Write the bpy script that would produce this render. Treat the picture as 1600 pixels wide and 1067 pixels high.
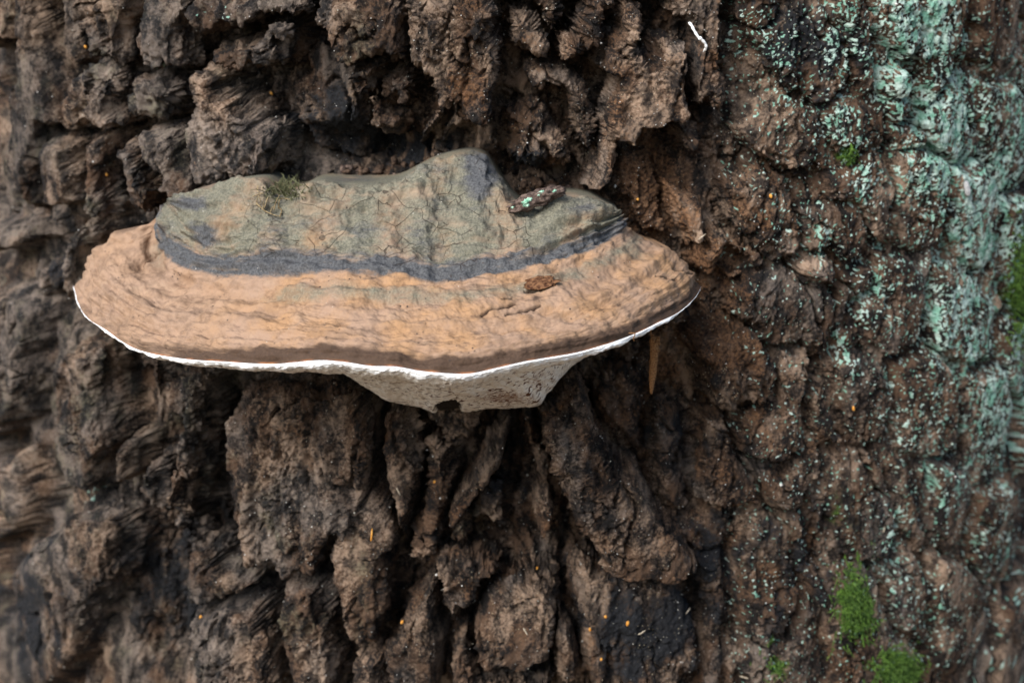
import bpy, math, random
import numpy as np
from mathutils import Vector, Matrix

random.seed(7)
rng = np.random.default_rng(7)
scene = bpy.context.scene
for o in list(bpy.data.objects):
    bpy.data.objects.remove(o)

# ------------------------------------------------------------------ camera
W, H = 1600.0, 1067.0
PITCH = math.radians(13.0)
DIST = 0.95
FIELD = 0.56                       # metres across the frame at DIST
LENS = 36.0 * DIST / FIELD
cam_d = bpy.data.cameras.new("camera")
cam = bpy.data.objects.new("camera", cam_d)
scene.collection.objects.link(cam)
cam.location = (0.0, -DIST * math.cos(PITCH), DIST * math.sin(PITCH))
cam.rotation_euler = (math.radians(90) - PITCH, 0, 0)
cam_d.lens = LENS
cam_d.sensor_width = 36.0
cam_d.clip_start = 0.01
cam_d.clip_end = 2000.0
cam_d.dof.use_dof = True
cam_d.dof.focus_distance = 0.875
cam_d.dof.aperture_fstop = 8.0
scene.camera = cam

# ------------------------------------------------------------------ light
SUN_EL, SUN_AZ = math.radians(38), math.radians(-36)      # azimuth from the camera side, to the left
to_sun = Vector((math.sin(SUN_AZ) * math.cos(SUN_EL), -math.cos(SUN_AZ) * math.cos(SUN_EL), math.sin(SUN_EL)))
world = bpy.data.worlds.new("World")
scene.world = world
world.use_nodes = True
wn = world.node_tree
sky = wn.nodes.new("ShaderNodeTexSky")
sky.sky_type = 'NISHITA'
sky.sun_disc = False
sky.sun_elevation = SUN_EL
sky.sun_rotation = math.atan2(to_sun.x, to_sun.y)
wn.links.new(sky.outputs[0], wn.nodes["Background"].inputs[0])
wn.nodes["Background"].inputs[1].default_value = 0.075
sun_d = bpy.data.lights.new("sun", 'SUN')
sun_d.energy = 2.2
sun_d.angle = math.radians(38)
sun_d.color = (1.0, 0.975, 0.945)
sun = bpy.data.objects.new("sun", sun_d)
scene.collection.objects.link(sun)
sun.rotation_euler = (-to_sun).to_track_quat('-Z', 'Y').to_euler()
scene.view_settings.view_transform = 'Standard'
scene.view_settings.look = 'None'
scene.view_settings.gamma = 1.0
scene.view_settings.exposure = 1.55
scene.cycles.max_bounces = 5
scene.cycles.diffuse_bounces = 3

# ------------------------------------------------------------------ projection helpers
CAM = np.array(cam.location)
cp, sp = math.cos(PITCH), math.sin(PITCH)
FWD = np.array([0, cp, -sp]); RGT = np.array([1.0, 0, 0]); UPV = np.array([0, sp, cp])
FPX = W * LENS / 36.0

def ray(px, py):
    px = np.asarray(px, float); py = np.asarray(py, float)
    a = (px - W / 2) / FPX; b = (H / 2 - py) / FPX
    return FWD + a[..., None] * RGT + b[..., None] * UPV

def at(px, py, y):
    """point of the place seen at a photo position, at depth y"""
    d = ray(px, py)
    t = (np.asarray(y, float) - CAM[1]) / d[..., 1]
    return CAM + d * t[..., None]

def project(P):
    r = P - CAM
    z = r @ FWD
    return W / 2 + FPX * (r @ RGT) / z, H / 2 - FPX * (r @ UPV) / z, z

RAD = 0.42                          # trunk radius
def trunk_y(x):
    return RAD - np.sqrt(np.maximum(RAD * RAD - np.asarray(x, float) ** 2, 1e-4))

def to_uv(px, py):
    """photo position -> arc length and height on the plain trunk cylinder (axis x=0, y=RAD)"""
    d = ray(px, py)
    ox, oy = CAM[0], CAM[1] - RAD
    a = d[..., 0] ** 2 + d[..., 1] ** 2
    b = ox * d[..., 0] + oy * d[..., 1]
    c = ox * ox + oy * oy - RAD * RAD
    disc = np.maximum(b * b - a * c, 0)
    t = (-b - np.sqrt(disc)) / a
    p = CAM + d * t[..., None]
    return RAD * np.arctan2(p[..., 0], RAD - p[..., 1]), p[..., 2]

# ------------------------------------------------------------------ noise
def _hash(ix, iy, seed):
    h = (ix.astype(np.uint32) * np.uint32(374761393) + iy.astype(np.uint32) * np.uint32(668265263)
         + np.uint32((seed * 2246822519) & 0xFFFFFFFF))
    h = (h ^ (h >> np.uint32(13))) * np.uint32(1274126177)
    h = (h ^ (h >> np.uint32(15))) * np.uint32(2246822519)
    return h ^ (h >> np.uint32(16))

_ang = np.linspace(0, 2 * np.pi, 256, endpoint=False).astype(np.float32)
_GX, _GY = np.cos(_ang), np.sin(_ang)

def gnoise(x, y, seed=0):
    """gradient noise, about -1..1"""
    x = x.astype(np.float32); y = y.astype(np.float32)
    fx = np.floor(x); fy = np.floor(y)
    ix = fx.astype(np.int32); iy = fy.astype(np.int32)
    dx = x - fx; dy = y - fy
    ux = dx * dx * dx * (dx * (dx * 6 - 15) + 10)
    uy = dy * dy * dy * (dy * (dy * 6 - 15) + 10)
    def g(a, b, ex, ey):
        k = _hash(ix + a, iy + b, seed) & np.uint32(255)
        return _GX[k] * ex + _GY[k] * ey
    n00 = g(0, 0, dx, dy); n10 = g(1, 0, dx - 1, dy)
    n01 = g(0, 1, dx, dy - 1); n11 = g(1, 1, dx - 1, dy - 1)
    a = n00 + ux * (n10 - n00); b = n01 + ux * (n11 - n01)
    return (a + uy * (b - a)) * 1.5

def gnoise3(P, scale, seed=0):
    """gradient noise in space, about -1..1; scale is a number or three"""
    q = (P * np.asarray(scale, np.float32)).astype(np.float32)
    f = np.floor(q); i = f.astype(np.int32); d = q - f
    w = d * d * d * (d * (d * 6 - 15) + 10)
    out = 0
    for a in (0, 1):
        wa = w[:, 0] if a else 1 - w[:, 0]
        for b in (0, 1):
            wb = wa * (w[:, 1] if b else 1 - w[:, 1])
            for c in (0, 1):
                k = _hash(i[:, 0] + a + (i[:, 2] + c) * 7919, i[:, 1] + b, seed)
                g = _G3[k & np.uint32(15)]
                out = out + wb * (w[:, 2] if c else 1 - w[:, 2]) * (g[:, 0] * (d[:, 0] - a) + g[:, 1] * (d[:, 1] - b) + g[:, 2] * (d[:, 2] - c))
    return out
_G3 = np.array([[1,1,0],[-1,1,0],[1,-1,0],[-1,-1,0],[1,0,1],[-1,0,1],[1,0,-1],[-1,0,-1],
                [0,1,1],[0,-1,1],[0,1,-1],[0,-1,-1],[1,1,0],[-1,1,0],[0,-1,1],[0,-1,-1]], np.float32)

def fbm3(P, scale, seed=0, octv=3, gain=.55):
    s = 0; a = 1.0; t = 0; sc = np.asarray(scale, float) * np.ones(3)
    for i in range(octv):
        s = s + a * gnoise3(P + .013 * i, sc * 2.07 ** i, seed + 5 * i); t += a; a *= gain
    return s / t * 1.5

def fbm(x, y, seed=0, octv=4, gain=0.5, lac=2.03):
    s = 0; a = 1.0; t = 0
    for i in range(octv):
        s = s + a * gnoise(x + 17.3 * i, y - 9.1 * i, seed + i * 7); t += a
        a *= gain; x = x * lac; y = y * lac
    return s / t

def worley(x, y, seed=0):
    """F1, F2 distances and a random value of the nearest cell"""
    fx = np.floor(x).astype(np.int32); fy = np.floor(y).astype(np.int32)
    f1 = np.full(x.shape, 9.0, np.float32); f2 = f1.copy(); cid = np.zeros(x.shape, np.float32)
    for a in (-1, 0, 1):
        for b in (-1, 0, 1):
            h = _hash(fx + a, fy + b, seed)
            jx = (h & np.uint32(1023)).astype(np.float32) / 1023
            jy = ((h >> np.uint32(10)) & np.uint32(1023)).astype(np.float32) / 1023
            d = np.hypot(fx + a + jx - x, fy + b + jy - y).astype(np.float32)
            m = d < f1
            f2 = np.where(m, f1, np.minimum(f2, d))
            cid = np.where(m, ((h >> np.uint32(20)) & np.uint32(1023)).astype(np.float32) / 1023, cid)
            f1 = np.where(m, d, f1)
    return f1, f2, cid

def sstep(a, b, x):
    t = np.clip((x - a) / (b - a), 0, 1)
    return t * t * (3 - 2 * t)

# ------------------------------------------------------------------ mesh and object helpers
COL = scene.collection

def mesh_np(name, V, F, mat=None, attrs=None, normals=None, smooth=True):
    V = np.ascontiguousarray(V, np.float32); F = np.ascontiguousarray(F, np.int32)
    me = bpy.data.meshes.new(name)
    n, k = F.shape
    me.vertices.add(len(V)); me.vertices.foreach_set("co", V.ravel())
    me.loops.add(n * k); me.loops.foreach_set("vertex_index", F.ravel())
    me.polygons.add(n)
    me.polygons.foreach_set("loop_start", np.arange(0, n * k, k, dtype=np.int32))
    me.update(calc_edges=True)
    if smooth:
        me.polygons.foreach_set("use_smooth", np.ones(n, bool))
    for an, av in (attrs or {}).items():
        at_ = me.attributes.new(an, 'FLOAT', 'POINT')
        at_.data.foreach_set("value", np.ascontiguousarray(av, np.float32))
    if normals is not None:
        me.normals_split_custom_set_from_vertices(normals.astype(np.float32))
    if mat:
        me.materials.append(mat)
    return me

def link(name, data, parent=None):
    o = bpy.data.objects.new(name, data)
    COL.objects.link(o)
    if parent is not None:
        o.parent = parent
        M = Matrix.Identity(4)
        p = parent
        chain = []
        while p is not None:
            chain.append(p); p = p.parent
        for q in reversed(chain):
            M = M @ q.matrix_parent_inverse @ q.matrix_basis
        o.matrix_parent_inverse = M.inverted()
    return o

def thing(name, label, cat, loc=(0, 0, 0), group=None):
    o = link(name, None)
    o.location = loc
    o.empty_display_size = 0.02
    o["label"] = label; o["category"] = cat
    if group: o["group"] = group
    return o

def tag(o, label=None, cat=None, group=None, kind=None):
    if label: o["label"] = label
    if cat: o["category"] = cat
    if group: o["group"] = group
    if kind: o["kind"] = kind
    return o

def submesh(name, V, F, sel, mat, attrs, N):
    f = F[sel]
    u, inv = np.unique(f.ravel(), return_inverse=True)
    return mesh_np(name, V[u], inv.reshape(f.shape), mat, {k: v[u] for k, v in attrs.items()}, N[u])

def grid_faces(nr, nc):
    i = np.arange(nr * nc).reshape(nr, nc)
    return np.stack([i[:-1, :-1], i[:-1, 1:], i[1:, 1:], i[1:, :-1]], -1).reshape(-1, 4)

def grid_normals(P):
    a = np.gradient(P, axis=1); b = np.gradient(P, axis=0)
    n = np.cross(a, b)
    return n / np.maximum(np.linalg.norm(n, axis=-1, keepdims=True), 1e-12)

def tube_arrays(pts, rad, sides=7, bump=0.0, seed=0, squash=1.0):
    pts = np.asarray(pts, float); n = len(pts)
    rad = np.broadcast_to(np.asarray(rad, float), (n,))
    T = np.gradient(pts, axis=0)
    T /= np.maximum(np.linalg.norm(T, axis=1, keepdims=True), 1e-9)
    ref = np.array([0.3, 1.0, 0.2]) if abs(T[0] @ np.array([0.3, 1.0, 0.2])) < 0.95 else np.array([1.0, 0, 0])
    A = np.cross(T, ref); A /= np.linalg.norm(A, axis=1, keepdims=True)
    B = np.cross(T, A)
    ph = np.linspace(0, 2 * np.pi, sides, endpoint=False)
    r = rad[:, None] * np.ones(sides)
    if bump:
        rr = np.random.default_rng(seed)
        r = r * (1 + bump * rr.uniform(-1, 1, r.shape))
    V = pts[:, None] + r[..., None] * (np.cos(ph)[None, :, None] * A[:, None] * squash + np.sin(ph)[None, :, None] * B[:, None])
    V = np.concatenate([V.reshape(-1, 3), pts[:1] - T[:1] * rad[0] * .5, pts[-1:] + T[-1:] * rad[-1] * .5])
    F = []
    for i in range(n - 1):
        for j in range(sides):
            k = (j + 1) % sides
            F.append((i * sides + j, i * sides + k, (i + 1) * sides + k, (i + 1) * sides + j))
    c0, c1 = n * sides, n * sides + 1
    for j in range(sides):
        k = (j + 1) % sides
        F.append((c0, k, j)); F.append((c1, (n - 1) * sides + j, (n - 1) * sides + k))
    return V, F

def mesh_py(name, V, F, mat, smooth=True):
    me = bpy.data.meshes.new(name)
    me.from_pydata([tuple(v) for v in V], [], F)
    if smooth:
        me.polygons.foreach_set("use_smooth", np.ones(len(me.polygons), bool))
    if mat: me.materials.append(mat)
    me.update()
    return me

def curve_pts(ctrl, n):
    """Catmull-Rom through control points"""
    c = np.asarray(ctrl, float)
    c = np.vstack([2 * c[0] - c[1], c, 2 * c[-1] - c[-2]])
    m = len(c) - 3
    t = np.linspace(0, m - 1e-6, n); i = t.astype(int); f = (t - i)[:, None]
    p0, p1, p2, p3 = c[i], c[i + 1], c[i + 2], c[i + 3]
    return .5 * (2 * p1 + (p2 - p0) * f + (2 * p0 - 5 * p1 + 4 * p2 - p3) * f ** 2 + (3 * p1 - p0 - 3 * p2 + p3) * f ** 3)

# ------------------------------------------------------------------ materials
class NT:
    def __init__(self, name, rough=0.85, spec=0.25):
        self.m = bpy.data.materials.new(name); self.m.use_nodes = True
        self.t = self.m.node_tree
        self.b = self.t.nodes["Principled BSDF"]
        self.b.inputs["Roughness"].default_value = rough
        self.b.inputs["Specular IOR Level"].default_value = spec
        self.tc = self.t.nodes.new("ShaderNodeTexCoord").outputs["Object"]
    def lk(self, a, b): self.t.links.new(a, b)
    def noise(self, scale, detail=4, rough=0.55, stretch=None, dist=0.0):
        n = self.t.nodes.new("ShaderNodeTexNoise")
        n.inputs["Scale"].default_value = scale; n.inputs["Detail"].default_value = detail
        n.inputs["Roughness"].default_value = rough; n.inputs["Distortion"].default_value = dist
        src = self.tc
        if stretch:
            mp = self.t.nodes.new("ShaderNodeMapping"); mp.inputs["Scale"].default_value = stretch
            self.lk(src, mp.inputs[0]); src = mp.outputs[0]
        self.lk(src, n.inputs["Vector"])
        return n.outputs["Fac"]
    def attr(self, name):
        a = self.t.nodes.new("ShaderNodeAttribute"); a.attribute_name = name
        return a.outputs["Fac"]
    def math(self, op, a, b=None, clamp=False):
        n = self.t.nodes.new("ShaderNodeMath"); n.operation = op; n.use_clamp = clamp
        for i, v in enumerate((a, b)):
            if v is None: continue
            if isinstance(v, (int, float)): n.inputs[i].default_value = v
            else: self.lk(v, n.inputs[i])
        return n.outputs[0]
    def step(self, x, a, b, lo=0.0, hi=1.0):
        n = self.t.nodes.new("ShaderNodeMapRange"); n.interpolation_type = 'SMOOTHSTEP'
        self.lk(x, n.inputs[0])
        for i, v in zip((1, 2, 3, 4), (a, b, lo, hi)): n.inputs[i].default_value = v
        return n.outputs[0]
    def mix(self, fac, a, b, mode='MIX'):
        n = self.t.nodes.new("ShaderNodeMix"); n.data_type = 'RGBA'; n.blend_type = mode
        for s, v in ((0, fac), (6, a), (7, b)):
            if isinstance(v, (int, float)): n.inputs[s].default_value = v
            elif isinstance(v, tuple): n.inputs[s].default_value = (*v, 1)
            else: self.lk(v, n.inputs[s])
        return n.outputs[2]
    def voronoi(self, scale, feature='F1', stretch=None, warp=None):
        n = self.t.nodes.new("ShaderNodeTexVoronoi"); n.feature = feature
        n.inputs["Scale"].default_value = scale
        src = self.tc
        if stretch:
            mp = self.t.nodes.new("ShaderNodeMapping"); mp.inputs["Scale"].default_value = stretch
            self.lk(src, mp.inputs[0]); src = mp.outputs[0]
        if warp:
            nz = self.t.nodes.new("ShaderNodeTexNoise"); nz.inputs["Scale"].default_value = warp[0]
            self.lk(self.tc, nz.inputs["Vector"])
            vm = self.t.nodes.new("ShaderNodeVectorMath"); vm.operation = 'MULTIPLY_ADD'
            vm.inputs[1].default_value = (warp[1],) * 3
            self.lk(nz.outputs["Color"], vm.inputs[0]); self.lk(src, vm.inputs[2]); src = vm.outputs[0]
        self.lk(src, n.inputs["Vector"])
        return n.outputs["Distance"]
    def bump(self, h, dist, strength=1.0, normal=None):
        n = self.t.nodes.new("ShaderNodeBump")
        n.inputs["Distance"].default_value = dist; n.inputs["Strength"].default_value = strength
        self.lk(h, n.inputs["Height"])
        if normal: self.lk(normal, n.inputs["Normal"])
        self.lk(n.outputs[0], self.b.inputs["Normal"])
        return n.outputs[0]
    def color(self, c): 
        if isinstance(c, tuple): self.b.inputs["Base Color"].default_value = (*c, 1)
        else: self.lk(c, self.b.inputs["Base Color"])

def simple(name, c1, c2, scale=300, rough=0.85, bump=0.0003, stretch=None):
    n = NT(name, rough, 0.08)
    f = n.noise(scale, 4, 0.6, stretch)
    n.color(n.mix(n.step(f, .35, .65), c1, c2))
    n.bump(n.noise(scale * 2.5, 3, .6, stretch), bump, 0.8)
    return n.m

def bark_material():
    n = NT("bark", 0.84, 0.25)
    fine = n.noise(560, 4, .72)
    grain = n.math('SUBTRACT', fine, .5)
    def fz(name, w, a, b): return n.step(n.math('ADD', n.attr(name), n.math('MULTIPLY', grain, w)), a, b)
    c = n.mix(fz("mid", 1.0, .26, .74), (.012, .0085, .007), (.140, .080, .047))
    c = n.mix(fz("big", 1.0, .42, .74), c, n.mix(fz("mid", .8, .15, .80), (.045, .031, .023), (.42, .290, .200)))
    c = n.mix(n.math('MULTIPLY', fz("grey", .8, .44, .84), .6), c, n.mix(fz("mid", .9, .2, .8), (.022, .021, .021), (.27, .235, .205)))
    c = n.mix(n.math('MULTIPLY', fz("olive", 1.2, .36, .85), .75), c, n.mix(fz("mid", .8, .2, .8), (.030, .030, .016), (.215, .195, .125)))
    c = n.mix(n.math('MULTIPLY', fz("rust", 1.2, .36, .78), .8), c, n.mix(n.step(fine, .32, .66), (.052, .022, .009), (.31, .150, .066)))
    c = n.mix(fz("stain_shade", 1.2, .30, .66), c, n.mix(n.step(fine, .3, .75), (.007, .0075, .009), (.034, .035, .040)))
    c = n.mix(n.step(fine, .62, .80), c, (.30, .22, .155))
    c = n.mix(n.step(fine, .42, .22), c, (.012, .009, .008))
    v = n.math('ADD', .14, n.math('MULTIPLY', n.attr("tone"), 1.0))
    c = n.mix(1.0, c, n.mix(0.0, v, v), 'MULTIPLY')
    g = n.voronoi(420)
    c = n.mix(n.math('MULTIPLY', n.math('MULTIPLY', n.step(g, .20, .10), n.attr("grit")), .75), c, (.40, .33, .22))
    c = n.mix(n.attr("moss"), c, n.mix(n.step(fine, .3, .7), (.02, .05, .008), (.10, .18, .03)))
    lc = n.mix(fz("lcol", .9, .2, .8), (.18, .38, .28), (.48, .60, .53))
    lc = n.mix(n.step(fine, .50, .32), lc, (.05, .09, .065))
    c = n.mix(fz("lichen", 1.2, .38, .62), c, lc)
    n.color(c)
    n.bump(n.noise(480, 4, .8), .0026, 1.0)
    return n.m

M_BARK = bark_material()

# ------------------------------------------------------------------ setting: ground
def build_ground():
    rr = [0.0] + list(np.geomspace(0.3, 900, 46)); nc = 64
    V = []; 
    for r in rr:
        for k in range(nc):
            a = 2 * math.pi * k / nc
            V.append((r * math.cos(a), RAD + r * math.sin(a), 0))
    V = np.array(V)
    V[:, 2] = -0.95 + 0.03 * fbm(V[:, 0] * 1.3, V[:, 1] * 1.3, 3) * np.minimum(np.hypot(V[:, 0], V[:, 1] - RAD) / 2, 1)
    F = []
    for i in range(len(rr) - 1):
        for k in range(nc):
            j = (k + 1) % nc
            F.append((i * nc + k, (i + 1) * nc + k, (i + 1) * nc + j, i * nc + j))
    n = NT("leaf_litter", .9)
    v = n.noise(22, 6, .7); w = n.noise(90, 5, .7)
    n.color(n.mix(n.step(w, .35, .7), n.mix(v, (.09, .055, .033), (.20, .125, .07)), (.30, .20, .11)))
    n.bump(w, .02)
    o = link("ground", mesh_np("ground", V, np.array(F), n.m))
    tag(o, kind="structure")
build_ground()

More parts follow.
